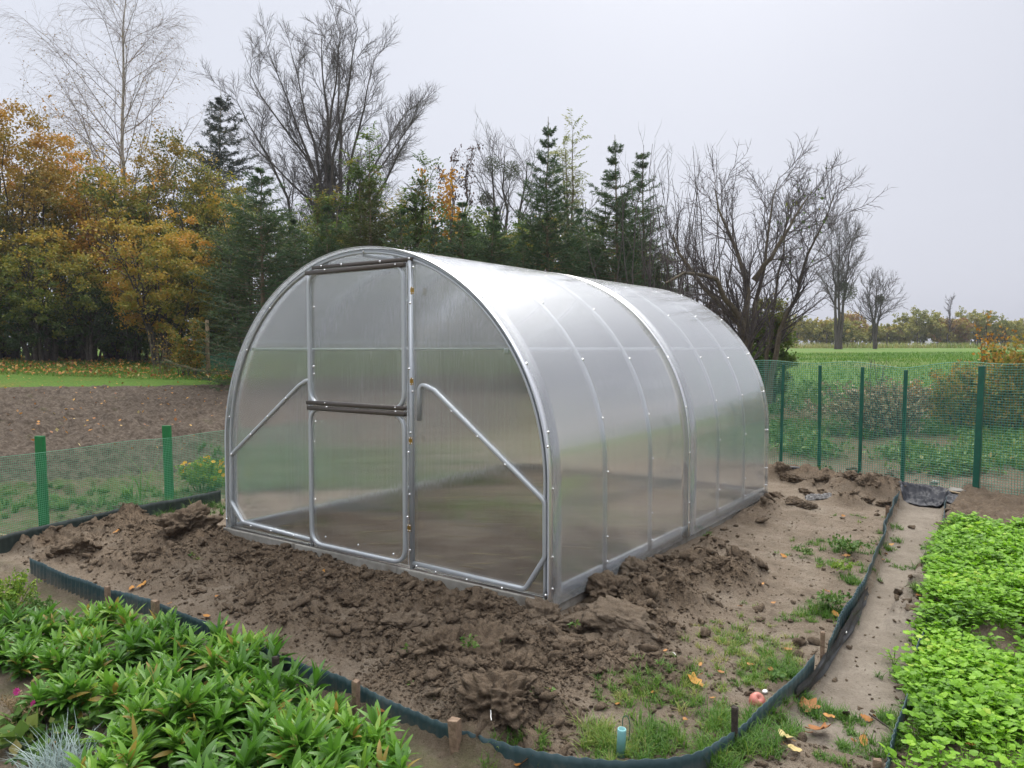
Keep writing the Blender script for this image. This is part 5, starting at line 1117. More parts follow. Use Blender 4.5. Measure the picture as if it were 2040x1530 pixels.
M['leaf_sw'] = leafmat('lance leaves', [(0, (.040, .120, .014)), (.45, (.088, .225, .022)), (.8, (.18, .37, .038)), (.93, (.30, .42, .06)), (1, (.36, .26, .06))], .4, .40, .5)
M['leaf_lime'] = leafmat('lime salad leaves', [(0, (.065, .17, .010)), (.4, (.17, .36, .016)), (.6, (.21, .43, .020)), (.9, (.32, .55, .045)), (1, (.40, .54, .06))], .45, .5, .3)
M['leaf_yel'] = leafmat('yellow green feathery leaves', [(0, (.08, .17, .02)), (.5, (.17, .30, .03)), (1, (.36, .40, .06))], .4)
M['grassb'] = leafmat('grass blades', [(0, (.045, .125, .014)), (.5, (.10, .22, .025)), (.8, (.20, .27, .045)), (1, (.34, .31, .11))], .4, .5)
M['greygrass'] = leafmat('grey blue blades', [(0, (.20, .27, .25)), (1, (.36, .44, .42))], .3)
M['weed'] = leafmat('weed leaves', [(0, (.04, .10, .02)), (.5, (.08, .17, .03)), (.85, (.16, .24, .05)), (1, (.28, .25, .08))], .35)
M['fallen'] = leafmat('fallen leaves', [(0, (.17, .065, .022)), (.35, (.33, .135, .04)), (.6, (.48, .22, .05)), (.8, (.56, .31, .06)), (1, (.52, .43, .19))], .2)
M['pink'] = leafmat('pink petals', [(0, (.48, .03, .20)), (1, (.62, .07, .32))], .3)
M['yellow'] = leafmat('yellow petals', [(0, (.62, .32, .01)), (1, (.72, .45, .02))], .3)
def rosette(g, c, rng, n=24, L=.12, W=.0125, h=.12, tint=.45, lean=(0, 0), spread=1.0):
    c = np.asarray(c); top = c+np.array([lean[0], lean[1], h])
    for k in range(n):
        f = k/n; a = k*2.39996+rng.normal()*.3; el = 1.25-1.05*f*spread+rng.normal()*.26; l = L*(.55+.62*math.sin(PI*min(1, .25+f*.75)))*rng.uniform(.85, 1.15)
        V, q = blade(l, W*rng.uniform(.8, 1.2)*(.7+.5*f), rng.uniform(.7, 1.5)*(.5+.7*f), 7, rng.uniform(.1, .35), 0, el); V = tiltm(V, (1, 0, 0), rng.normal()*.25); V = rotz(V, a)
        base = top*(1-f*.75)+c*f*.75; g.add(V+base, q, tint=float(np.clip(tint+.35*(1-f)-.15+rng.normal()*.09+(.7 if rng.uniform() < .035 else 0), 0, 1)))
    V, Q = tubes(np.array([c-[0, 0, .03], c*.5+top*.5, top]), [.004, .0035, .003], 5); g.add(V, Q, tint=.4)
def swclump(seed, nr=7, R=.13, **kw):
    rng = np.random.default_rng(seed); g = Geo()
    for k in range(nr):
        a = rng.uniform(0, 6.28); r = R*math.sqrt(rng.uniform(.02, 1)); d = np.array([math.cos(a), math.sin(a)]); rosette(g, (*(d*r), 0), rng, int(rng.integers(26, 38)), rng.uniform(.095, .135), .0175, rng.uniform(.09, .17)*(1.15-.4*r/R), rng.uniform(.3, .55)+(seed % 3-1)*.13, tuple(d*r*.55))
    return g.mesh('leafy_plant', M['leaf_sw'], True)
SW = [swclump(s) for s in (1, 2, 3, 4, 5)]+[swclump(6, 4, .08)]
LG = 'leafy green perennials in the flower bed'
def place(me, name, u, v, z, rz, sc, label, cat, group=None, dz=0.0):
    p = unp(u, v, z); gz_ = ground_z(p[0], p[1]) if z is not None else 0; o = link(name, me, None, (p[0], p[1], gz_+dz)); o.rotation_euler.z = rz; o.scale = (sc,)*3; return tag(o, label, cat, group)
SWP = [(110,1260,.95,'leafy plant at the far left of the clumps, under the corrugated edging'),(215,1245,.95,'leafy plant before the left wooden stake'),(330,1285,1.0,'leafy plant just right of the stout brown stake'),(60,1318,.8,'leafy plant over the pink-flowered dry tuft at the left edge'),
       (185,1345,1.05,'leafy plant in the middle of the left clumps'),(300,1375,1.05,'leafy plant below the stout brown stake'),(420,1335,1.0,'leafy plant in front of the grey-topped stake'),(500,1355,1.0,'upright leafy plant reaching over the dark hidden stake'),
       (400,1440,1.1,'large leafy plant in the middle of the bed'),(290,1465,1.05,'big leafy plant with drooping leaves above the grey tuft'),(520,1450,1.0,'leafy plant with yellowing stems beside bare soil'),(240,1560,.95,'leafy plant at the lower edge beside the grey tuft'),
       (470,1540,1.1,'leafy plant at the bottom edge left of the yellow stems'),(610,1545,1.1,'leafy plant at the bottom edge among bright tips'),(700,1490,.95,'leafy plant at the right end by the bare earth strip'),(740,1560,1.0,'leafy plant at the bottom right of the leafy bed'),(150,1300,.95,'leafy plant filling the gap below the left wooden stake'),(250,1310,.95,'leafy plant between the left clumps and the stout stake'),(120,1400,.9,'leafy plant right of the dry pink-flowered tuft'),(350,1490,1.0,'leafy plant with glossy leaves right of the grey tuft'),(450,1400,1.0,'leafy plant behind the large middle one'),(590,1490,.95,'leafy plant beside the fallen brown leaf'),(30,1260,1.0,'leafy plant at the left edge beside the feathery plants'),(5,1300,.85,'leafy plant cut by the left edge above the dry tuft'),(265,1265,1.0,'leafy plant pressed against the edging between the two left stakes'),(385,1300,1.0,'leafy plant touching the edging right of the stout stake'),(465,1310,1.0,'leafy plant under the grey-topped stake'),(560,1400,1.0,'leafy plant near the right end, below the hidden dark stake'),(130,1340,1.0,'leafy plant in the left clumps, above the blue-grey tuft'),(235,1400,1.0,'leafy plant in the middle of the bed, left of the largest one'),(330,1430,1.0,'leafy plant beside the largest one in the middle'),(640,1470,1.0,'leafy plant behind the bright tips at the right end'),(655,1410,.62,'small leafy shoot at the foot of the blue edging'),(380,1600,1.05,'leafy plant cut by the bottom edge of the picture'),(560,1620,1.05,'leafy plant cut by the bottom edge below the bright tips')]
for k, (u, v, s, l) in enumerate(SWP): place(SW[5] if s < .7 else SW[k % 5], 'leafy_plant', u, v, -.06, R_.uniform(0, 6.28), s*R_.uniform(.74, .94), l, 'plant', LG)
# --- small-leaved bushy plants: many little leaves on short stems
def bushy(seed, R, H, n, ls, mat, tint=.5, asp=.5, stems=26, flowers=None, name='bushy_plant', horiz=.2, ts=.2):
    rng = np.random.default_rng(seed); S_ = Geo(); F = Geo()
    a = rng.uniform(0, 6.28, stems); r = R*rng.uniform(.1, 1, stems)**.6; e = np.stack([np.cos(a)*r, np.sin(a)*r, H*rng.uniform(.55, 1.05, stems)*(1-.35*(r/R)**2)], -1); b = e*[.3, .3, 0]
    f = np.linspace(0, 1, 6)[None, :, None]; P = b[:, None]*(1-f)+e[:, None]*f; P[:, :, 2] = P[:, :, 2]+.05*H*np.sin(f[..., 0]*PI); V, Q = tubes(P, np.full((stems, 6), .0016+.004*R)*np.linspace(1, .5, 6), 4); S_.add(V, Q)
    P2, R2 = spawn(P, np.full((stems, 6), .002), 6, (.25, 1), (.7, .2), H*.28, .3, 4, .12, .05, .7, .001, rng); V, Q = tubes(P2, R2, 3); S_.add(V, Q)
    lp = along(np.concatenate([P2]), max(1, n//len(P2)), rng, (.1, 1.05)); F.add(*leaves(lp, np.full(len(lp), ls), rng, tint, ts, asp, horiz)[:2], tint=np.repeat(np.clip(tint+rng.normal(size=len(lp))*ts, 0, 1), 4)); FL = None
    if flowers:
        FL = Geo(); nf, fs, fm = flowers; c = e[rng.choice(stems, nf)]+rng.normal(size=(nf, 3))*R*.06+[0, 0, .01]
        for q in c:
            nrm = unit(np.array([.35, -.6, .8])+rng.normal(size=3)*.4); u_ = unit(np.cross(nrm, rng.normal(size=3))); w_ = np.cross(nrm, u_)
            for ring, m_ in ((1, 8), (.6, 6)):
                for j in range(m_):
                    t_ = j*2*PI/m_+ring; d = u_*math.cos(t_)+w_*math.sin(t_); s_ = np.cross(nrm, d); L = fs*ring; FL.add([q, q+d*L*.6+s_*L*.28+nrm*L*.1, q+d*L+nrm*L*(.15 if ring == 1 else .4), q+d*L*.6-s_*L*.28+nrm*L*.1], [[0, 1, 2, 3]], tint=rng.uniform())
    return S_, F, FL
def bushything(name, u, v, z, label, cat, seed, R, H, n, ls, mat, wood='stake', group=None, flowers=None, sc=1.0, xyz=None, **kw):
    p = unp(u, v, z) if xyz is None else np.array(xyz); o = empty(name, (p[0], p[1], ground_z(p[0], p[1])-.01)); tag(o, label, cat, group); S_, F, FL = bushy(seed, R, H, n, ls, mat, flowers=flowers, **kw)
    link('stems', S_.mesh('stems', M[wood]), o); link('leaves', F.mesh('leaves', M[mat], False), o)
    if FL: link('flowers', FL.mesh('flowers', M[flowers[2]], False), o)
    o.scale = (sc,)*3; return o
FB = 'feathery yellow-green plants at the left edge'
bushything('feathery_plant', 15, 1205, -.1, 'yellow-green feathery plant at the very left edge below the fence', 'plant', 1, .17, .24, 1900, .022, 'leaf_yel', 'weed', FB, stems=34)
bushything('feathery_plant', 60, 1225, -.1, 'bushy small-leaved green plant at the left end of the corrugated edging', 'plant', 2, .13, .17, 1500, .021, 'weed', 'weed', FB, stems=30, tint=.55)
bushything('feathery_plant', -40, 1270, -.1, 'yellow-green plant cut by the left edge of the picture', 'plant', 3, .18, .22, 1600, .024, 'leaf_yel', 'weed', FB, stems=30)
bushything('dry_tuft', 55, 1430, -.1, 'dry brownish tuft carrying small pink flowers', 'plant', 4, .14, .15, 900, .018, 'straw', 'straw', None, (2, .018, 'pink'), stems=40, asp=.25, tint=.35)
bushything('low_weed', 110, 1480, -.12, 'low round-leaved green weed below the pink flowers', 'weed', 5, .20, .07, 500, .035, 'weed', 'weed', 'low weeds in the flower bed', stems=22, asp=.9, horiz=.6, tint=.5)
bushything('low_weed', 15, 1470, -.12, 'broad-leaved yellowing weed at the left edge below the dry tuft', 'weed', 6, .16, .10, 160, .075, 'weed', 'weed', 'low weeds in the flower bed', stems=14, asp=.7, horiz=.4, tint=.7)
bushything('low_weed', 230, 1545, -.12, 'low weed on dark soil at the bottom beside the grey tuft', 'weed', 7, .16, .06, 450, .026, 'weed', 'weed', 'low weeds in the flower bed', stems=20, asp=.8, horiz=.6, tint=.6)
bushything('marigold', 418, 998, -.08, 'green marigold bush with small yellow flowers behind the low fence by the greenhouse', 'plant', 8, .30, .36, 2600, .035, 'leaf_yel', 'weed', None, (34, .026, 'yellow'), stems=40, xyz=(*unp(404, 980, -.1)[:2], 0))
def bladesat(P, L, Wd, rng, arch=(.6, 1.6), el=(1.0, 1.5), tint=.45, ts=.2, n=5, mat_=None):
    g = Geo(); N = len(P); s = np.linspace(0, 1, n); e0 = rng.uniform(*el, N)[:, None]; ar = rng.uniform(*arch, N)[:, None]; a = e0-ar*s; l = (np.asarray(L)*rng.uniform(.5, 1.15, N))[:, None]/(n-1)
    x = np.concatenate([np.zeros((N, 1)), np.cumsum(np.cos(a[:, :-1]), 1)], 1)*l; z = np.concatenate([np.zeros((N, 1)), np.cumsum(np.sin(a[:, :-1]), 1)], 1)*l; w = Wd*(1-s**1.5)*rng.uniform(.7, 1.2, (N, 1))+.0002; th = rng.uniform(0, 6.28, N)[:, None]; c, sn = np.cos(th), np.sin(th)
    V = np.stack([np.stack([P[:, :1]+x*c-sd*w*sn, P[:, 1:2]+x*sn+sd*w*c, P[:, 2:3]+z], -1) for sd in (-1, 1)], 2); i = np.arange(n-1); q = np.stack([i*2, i*2+1, i*2+3, i*2+2], -1)[None]+(np.arange(N)*2*n)[:, None, None]
    tn = np.clip(tint+rng.normal(size=N)*ts, 0, 1); g.add(V.reshape(-1, 3), q.reshape(-1, 4), tint=np.repeat(tn, 2*n)); return g
rng = np.random.default_rng(77)
p = unp(110, 1545, -.12); P = np.zeros((260, 3)); P[:, :2] = rng.normal(size=(260, 2))*[.05, .05]; o = link('grey_tuft', bladesat(P, .20, .0022, rng, (.2, 1.2), (.6, 1.45), .5, .3).mesh('grey_tuft', M['greygrass'], False), None, (p[0], p[1], ground_z(p[0], p[1])-.01)); tag(o, 'grey-blue spiky grass tuft at the bottom left corner', 'grass tuft')
for (u, v, lab, n, L, sd) in [(285, 1000, 'tall arching grass blades behind the low fence', 9, .75, 3), (250, 1004, 'shorter grass clump behind the low fence near the green post', 40, .28, 4)]:
    rg = np.random.default_rng(sd); p = unp(u, v, -.1)+[-.12, .08, 0]; P = np.zeros((n, 3)); P[:, :2] = rg.normal(size=(n, 2))*.03; o = link('tall_grass', bladesat(P, L, .006, rg, (1.0, 2.0), (1.25, 1.5), .45, .2, 9).mesh('tall_grass', M['grassb'], False), None, (p[0], p[1], ground_z(*p[:2]))); tag(o, lab, 'grass')
# --- grass in the right bed, on the path edges, by the fences: nobody could count the blades
def tufts(lst, seed, name, label, mat='grassb', W=.0017):
    rg = np.random.default_rng(seed); PP = []; LL = []; TT = []
    for u, v, rpx, n, L, t in lst:
        p = unp(u, v, -.1); D = np.linalg.norm(p-CAM); r = rpx*D/FPX; k = max(1, n//26); cc = p[:2]+rg.normal(size=(k, 2))*r*[.55, .55]; q = np.repeat(cc, 26, 0)+rg.normal(size=(k*26, 2))*.012; PP.append(q); LL.append(np.repeat(L*rg.uniform(.6, 1.2, k), 26)); TT.append(np.repeat(np.clip(t+rg.normal(size=k)*.15, 0, 1), 26))
    P = np.concatenate(PP); z = Hgt(P[:, 0], P[:, 1]); g = bladesat(np.column_stack([P, z-.004]), np.concatenate(LL), W, rg, (.5, 1.9), (.7, 1.5), np.concatenate(TT), .12); o = link(name, g.mesh(name, M[mat], False)); tag(o, label, 'grass', None, 'stuff')
GT = [(1310,1385,70,900,.06,.5),(1270,1400,50,500,.06,.6),(1200,1480,40,520,.10,.7),(1300,1480,60,900,.09,.4),(1420,1440,90,800,.06,.45),(1480,1455,60,900,.08,.35),(1500,1300,110,1500,.055,.75),(1540,1320,60,900,.06,.5),(1460,1280,60,500,.05,.7),(1570,1340,30,600,.07,.35),(1500,1355,40,500,.06,.5),(1420,1245,60,250,.04,.6),(1640,1215,40,900,.07,.4),(1600,1225,40,500,.05,.45),
      (1690,1100,40,700,.06,.3),(1660,1130,50,600,.06,.4),(1700,1160,25,500,.06,.4),(1625,1080,40,350,.045,.4),(1600,1100,40,260,.04,.45),(1640,1400,34,600,.06,.3),(1600,1380,26,420,.07,.3),(1690,1412,22,300,.05,.35),(1560,1440,36,520,.08,.35),(1490,1490,50,800,.09,.35),(1440,1515,50,600,.09,.35),(1690,1470,18,260,.05,.4),(1700,1440,12,120,.05,.4),(1770,1480,34,600,.08,.35),(1790,1415,30,600,.07,.35),(1640,1520,24,160,.05,.5),(1810,1330,30,500,.06,.4),
      (1860,1130,28,900,.08,.35),(1868,1080,20,700,.08,.35),(1850,1190,22,600,.07,.35),(1840,1260,18,350,.07,.35),(1785,1045,16,200,.05,.4),(1780,1065,20,200,.05,.4),(1765,1085,16,250,.06,.4),(1800,1117,14,160,.04,.35),(1700,1030,40,200,.04,.5),(1620,940,30,200,.08,.5),(1330,1320,60,160,.03,.5),(1000,1500,60,160,.05,.5),(640,1400,40,200,.05,.5),(1060,1505,40,220,.06,.4),(380,1130,20,60,.03,.6),(1090,1440,30,70,.03,.5),(1560,1240,80,260,.035,.6),(1390,1390,40,300,.05,.75),(1900,1450,40,500,.06,.5),(1980,1480,60,500,.06,.55),(1215,1500,60,500,.08,.6),(1410,1070,20,140,.05,.4)]
tufts(GT, 8, 'grass', 'short grass sprouting in tufts over the trodden soil and along the path')
FT = [(u, 1010+8*math.sin(u), 60, 500, .12, .45) for u in range(-40, 440, 50)]+[(u, 985, 60, 260, .09, .5) for u in range(-40, 430, 60)]
FT += [(u, v, 60, 420, .14, .42) for u in range(450, 960, 36) for v in (968, 950, 930, 912)]
tufts(FT, 9, 'weeds', 'weeds and grass growing behind the low mesh fence', 'weed', .003)
# lawn and field blades
def farblades(n, u0, u1, D0, D1, L, W, seed, name, label, t=.45):
    rg = np.random.default_rng(seed); D = rg.uniform(D0, D1, n)**1; u = rg.uniform(u0, u1, n); f = np.array([math.sin(YAW), math.cos(YAW)]); P = CAM[:2]+D[:, None]*(f+Rv[:2]*((u-1020)/FPX)[:, None]); z = Hgt(P[:, 0], P[:, 1]); tt_ = np.clip(t+(fbm(P[:, 0]*.4, P[:, 1]*.4, 3, 7)-.5)*1.0, 0, 1); g = bladesat(np.column_stack([P, z-.01]), L, W, rg, (.3, 1.2), (.8, 1.5), tt_, .12, 3); o = link(name, g.mesh(name, M['grassb'], False)); tag(o, label, 'grass', None, 'stuff')
farblades(26000, -80, 520, 18.0, 27, .11, .007, 4, 'lawn_grass', 'grass of the leaf-strewn lawn at the left', .42)
farblades(22000, 1440, 2150, 15, 34, .12, .010, 5, 'field_grass', 'grass of the green field beyond the right fence', .42)
farblades(6000, 1440, 2150, 76, 81, .8, .03, 6, 'dry_grass', 'tall dry grass at the foot of the far hedgerow', 1.0)
# leaf litter on lawn and ploughed plot
def litter():
    rg = np.random.default_rng(12); n = 5200; D = rg.uniform(18.2, 26, n); u = rg.uniform(-80, 540, n); n2 = 230; D = np.concatenate([D, rg.uniform(10.5, 18.5, n2)**1]); u = np.concatenate([u, rg.uniform(-60, 470, n2)]); f = np.array([math.sin(YAW), math.cos(YAW)]); P = CAM[:2]+D[:, None]*(f+Rv[:2]*((u-1020)/FPX)[:, None]); z = Hgt(P[:, 0], P[:, 1])+.03
    V, q, t = leaves(np.column_stack([P, z]), np.concatenate([np.full(n, .08), np.full(n2, .06)]), rg, .55, .25, .8, .85); o = link('fallen_leaves', Geo().add(V, q, tint=t).mesh('fallen_leaves', M['fallen'], False)); tag(o, 'yellow and brown leaf litter strewn over the lawn and the ploughed plot', 'leaf litter', None, 'stuff')
litter()
# --- salad greens: lobed leaves on short stalks
def lobed(R, nl=5, seed=0, cup=.25):
    rg = np.random.default_rng(seed); n = 15; a = np.linspace(-2.5, 2.5, n); r = R*(.78+.26*np.abs(np.cos(a*nl/2.2))+rg.normal(size=n)*.05); x = R*.75+r*np.cos(a); y = r*np.sin(a)*.95; z = cup*((x-R)**2+y**2)/R+rg.normal(size=n)*R*.05
    V = np.concatenate([[[0, 0, 0]], [[R*.8, 0, R*.10]], np.stack([x, y, z], -1)]); T = [[1, 2+k, 3+k] for k in range(n-1)]+[[0, 2, 1], [0, 1, n+1]]; T = [[1, 2+k, 3+k] for k in range(n-1)]+[[1, 0, 2], [1, n+1, 0]]; return V, np.array(T)
def saladplant(seed, n=8, h=.10):
    rg = np.random.default_rng(seed); g = Geo()
    for k in range(n):
        a = k*2.4+rg.normal()*.3; f = (k+.5)/n; R = rg.uniform(.009, .020); el = 1.35-.95*f; L = h*rg.uniform(.55, 1.0); V, T = lobed(R, rg.integers(4, 7), seed*31+k, rg.uniform(-.25, .3)); V = tiltm(V, (0, 1, 0), -(rg.uniform(-.3, .6))); V = tiltm(V, (1, 0, 0), rg.normal()*.3); tip = np.array([math.cos(el)*L, 0, math.sin(el)*L]); W = rotz(V+tip, a); t = float(np.clip(.25+.5*(tip[2]/h)+rg.normal()*.1, 0, 1)); g.add(W, None, T, tint=t)
        for s_ in (.55, .75):
            V2, T2 = lobed(R*.5, 4, seed*57+k, .1); W2 = rotz(rotz(V2, rg.choice([-1.2, 1.2]))+tip*s_, a); g.add(W2, None, T2, tint=t*.8)
        P = rotz(np.array([[0, 0, 0], tip*.5+[0, 0, .01], tip]), a); V3, Q3 = tubes(P, [.0018, .0014, .001], 3); g.add(V3, Q3, tint=.5)
    V = np.concatenate(g.V); return V, (np.concatenate(g.Q) if g.Q else None), np.concatenate(g.T), np.concatenate(g.A)
SPL = [saladplant(s, 11 if s < 5 else 13) for s in range(7)]
def greens():
    rg = np.random.default_rng(3); g = Geo(); C = []
    poly_ = [(1880,1062),(1930,1045),(2060,1060),(2140,1150),(2140,1420),(2060,1395),(1985,1440),(1925,1420),(1875,1405),(1830,1370),(1815,1340),(1838,1290),(1842,1240),(1862,1180),(1866,1110)]
    W = np.array([unp(u, v, .0)[:2] for u, v in poly_]); lo, hi = W.min(0), W.max(0)
    def inside(p):
        x, y = p[:, 0], p[:, 1]; r = np.zeros(len(p), bool); j = len(W)-1
        for i in range(len(W)):
            c = ((W[i, 1] > y) != (W[j, 1] > y)) & (x < (W[j, 0]-W[i, 0])*(y-W[i, 1])/(W[j, 1]-W[i, 1]+1e-12)+W[i, 0]); r ^= c; j = i
        return r
    p = rg.uniform(lo, hi, (6000, 2)); p = p[inside(p)]; dn = fbm(p[:, 0]*2.2, p[:, 1]*2.2, 3, 5); p = p[rg.uniform(size=len(p)) < np.clip((dn-.22)*4, .08, 1)]; C.append(p[:2900])
    for u, v, r, n in [(1860,1300,.07,14),(1850,1330,.06,10),(1930,1452,.10,14),(1980,1500,.12,14),(2000,1470,.12,12),(1880,1440,.06,10)]: C.append(unp(u, v, -.05)[:2]+rg.normal(size=(n, 2))*r)
    C = np.concatenate(C); z = Hgt(C[:, 0], C[:, 1])
    for s in range(7):
        k = np.arange(len(C)) % 7 == s; V, Q, T, A = SPL[s]; m_ = k.sum(); a = rg.uniform(0, 6.28, m_); sc = rg.uniform(.5, 1.25, m_); c, sn = np.cos(a)*sc, np.sin(a)*sc; X = np.stack([V[None, :, 0]*c[:, None]-V[None, :, 1]*sn[:, None]+C[k, 0][:, None], V[None, :, 0]*sn[:, None]+V[None, :, 1]*c[:, None]+C[k, 1][:, None], V[None, :, 2]*sc[:, None]+z[k][:, None]-.005], -1); off = (np.arange(m_)*len(V))[:, None, None]
        g.add(X.reshape(-1, 3), (Q[None]+off).reshape(-1, 4), (T[None]+off).reshape(-1, 3), tint=np.clip((A[None]*rg.uniform(.30, 1.2, m_)[:, None]+(fbm(C[k, 0]*3, C[k, 1]*3, 3, 8)-.5)[:, None]*.7), 0, 1).ravel())
    o = link('ground_cover', g.mesh('ground_cover', M['leaf_lime'], False)); tag(o, 'dense bed of lime green salad leaves right of the path', 'salad greens', None, 'stuff')
greens()
SG = 'single salad plants at the bottom right'
for k, (u, v, s, l) in enumerate([(1800,1560,1.25,'lime green salad plant at the bottom edge by the teal edging'),(1870,1545,1.2,'lime green salad plant at the bottom edge right of the teal edging'),(1838,1530,1.0,'smaller salad plant between two others at the bottom edge')]):
    V, Q, T, A = SPL[5+k % 2]; p = unp(u, v, -.1); o = link('salad_plant', Geo().add(V, Q, T, tint=A).mesh('salad_plant', M['leaf_lime'], False), None, (p[0], p[1], ground_z(p[0], p[1]))); o.scale = (s,)*3; o.rotation_euler.z = k*1.7; tag(o, l, 'salad plant', SG)
# --- weeds on clods and in the bed
WG = 'small weeds on the bare soil'
def weedlet(u, v, n, L, label, seed, sc=1.0, mat='weed', asp=.6, z=-.06, ls=.02):
    rg = np.random.default_rng(seed); g = Geo(); p = unp(u, v, z)
    for k in range(n):
        a = rg.uniform(0, 6.28); l = L*rg.uniform(.5, 1.1); e = np.array([math.cos(a)*l, math.sin(a)*l, rg.uniform(.1, .5)*l]); P = np.array([[0, 0, 0], e*.5+[0, 0, .2*l], e]); V, Q = tubes(P, [.0016, .0013, .001], 4); g.add(V, Q, tint=.6); lp = along(P[None], 6, rg, (.35, 1)); V, q, t = leaves(lp, np.full(6, ls), rg, .55, .2, asp, .5); g.add(V, q, tint=t)
    zz = max(ground_z(p[0], p[1], True), z); o = link('weed', g.mesh('weed', M[mat], False), None, (p[0], p[1], zz)); o.scale = (sc,)*3; tag(o, label, 'weed', WG)
weedlet(958, 1288, 9, .10, 'sprawling green weed draped over a clod', 1, 1, z=.03, ls=.024); weedlet(805, 1310, 6, .05, 'seedling pair in the dug soil before the biggest clods', 2); weedlet(375, 1118, 5, .05, 'small pale weed in the dug bed left of the greenhouse', 3); weedlet(1140, 1245, 3, .03, 'tiny seedling on the flat grey clod', 4, z=.02); weedlet(815, 1375, 4, .03, 'tiny green seedling near the blue edging', 5); weedlet(1100, 1412, 4, .04, 'little green seedling on the trodden soil right of the biggest clod', 6)
weedlet(1690, 1095, 40, .16, 'broad dark green weed clump against the path edging', 7, 1, ls=.03); weedlet(1680, 1135, 26, .12, 'light green weed clump below the dark one by the path edging', 8, 1, 'leaf_yel', ls=.02); weedlet(1660, 1200, 26, .12, 'pale-leaved weed leaning on the path edging', 9, 1, ls=.03); weedlet(1600, 1100, 14, .09, 'flat weed patch in the middle of the trodden soil', 10, 1, ls=.02); weedlet(1545, 1350, 8, .05, 'small dandelion-like weed near the bent edging', 11, 1, ls=.03); weedlet(1640, 938, 12, .14, 'green weed by the end of the black hose', 12, 1, ls=.03)
# --- fallen leaves you can pick out one by one
def fleaf(u, v, px, tint, label=None, kind='oval', z=None, group='fallen leaves on the bare soil'):
    p = unp(u, v, -.1); z0 = ground_z(p[0], p[1], True); p = unp(u, v, z0); z0 = ground_z(p[0], p[1], True); D = np.linalg.norm(p-CAM); L = px*D/FPX; rg = np.random.default_rng(int(u*7+v)); n = 17; a = np.linspace(0, 2*PI, n, endpoint=False)
    if kind == 'maple': r = .5*(.55+.45*np.abs(np.cos(a*2.5))**1.5)*(1-.25*(np.abs(a-PI) < .4))
    else: r = .5*(1-.42*np.abs(np.sin(a)))
    r = r*(1+rg.normal(size=n)*.05); x, y = r*np.cos(a)*L, r*np.sin(a)*L; cz = L*(.22*(x/L)**2*2+.3*(y/L)**2*rg.uniform(.5, 2.2))+rg.normal(size=n)*L*.04
    V = np.concatenate([[[0, 0, 0]], np.stack([x, y, cz], -1)]); T = [[0, 1+k, 1+(k+1) % n] for k in range(n)]; N = n+1; V2 = V-[0, 0, .0012]; g = Geo().add(np.concatenate([V, V2]), None, T+[[a_+N, c_+N, b_+N] for a_, b_, c_ in T], tint=tint)
    Vs, Qs = tubes(np.array([[-.45*L, 0, .02*L], [-.7*L, .03*L, .05*L], [-.85*L, .1*L, .12*L]]), [.012*L]*3, 4); g.add(Vs, Qs, tint=max(0, tint-.2))
    o = link('fallen_leaf', g.mesh('fallen_leaf', M['fallen'], True), None, (p[0], p[1], z0+.012+.1*L)); o.rotation_euler = (rg.normal()*.25, rg.normal()*.25, rg.uniform(0, 6.28)); tag(o, label or ('small orange leaf lying on the dug brown soil' if tint > .5 else 'small brown leaf lying on the bare soil'), 'leaf', group)
for a in [(1632,1465,48,.32,'curled reddish brown maple leaf at the near end of the path','maple'),(1610,1415,44,.38,'brown lobed leaf beside the grass strip across the path','maple'),(1565,1475,34,.98,'pale yellow leaf right of the black stake','oval'),(1582,1500,26,.96,'second pale yellow leaf at the bottom, touching the grass','oval'),(1385,1368,36,.72,'yellow-orange maple leaf in the grass of the trodden bed','maple'),
          (1040,1518,34,.5,'orange leaf at the foot of the blue edging, bottom middle','oval'),(1075,1524,20,.42,'rust-coloured leaf next to the orange one at the bottom middle','oval'),(1725,1435,22,.45,'orange-brown leaf at the edge of the path','oval'),(1720,1483,22,.55,'peach leaf in the grass by the teal edging','oval'),(1652,1432,20,.6,'tan leaf right of the lobed leaf on the path','oval'),
          (283,1158,20,.66,'larger orange leaf behind the left edging','oval'),(262,1166,16,.6,'orange leaf just left of the larger one behind the left edging','oval'),(232,1075,14,.58,'orange leaf among clods left of the greenhouse','oval'),(108,1164,24,.5,'rusty leaf outside the corrugated edging at the far left','oval'),(447,1243,17,.85,'bright yellow leaf beside the grey-topped stake','oval'),(412,1226,16,.6,'orange leaf left of the bright yellow one','oval'),
          (189,1250,14,.78,'yellow leaf lying on the leafy plants','oval'),(475,1370,50,.6,'long upright orange leaf among the leafy plants','oval'),(548,1392,40,.5,'long brown leaf at the right end of the leafy plants','oval'),(765,1437,26,.30,'reddish leaf behind the thick stake','oval'),(1685,1112,18,.55,'orange leaf in the weeds by the path edging','oval'),(1664,1232,20,.6,'orange leaf at the gap in the path edging','oval'),(1740,1432,14,.5,'small leaf at the path end','oval')]:
    fleaf(*a[:4], a[4], a[5])
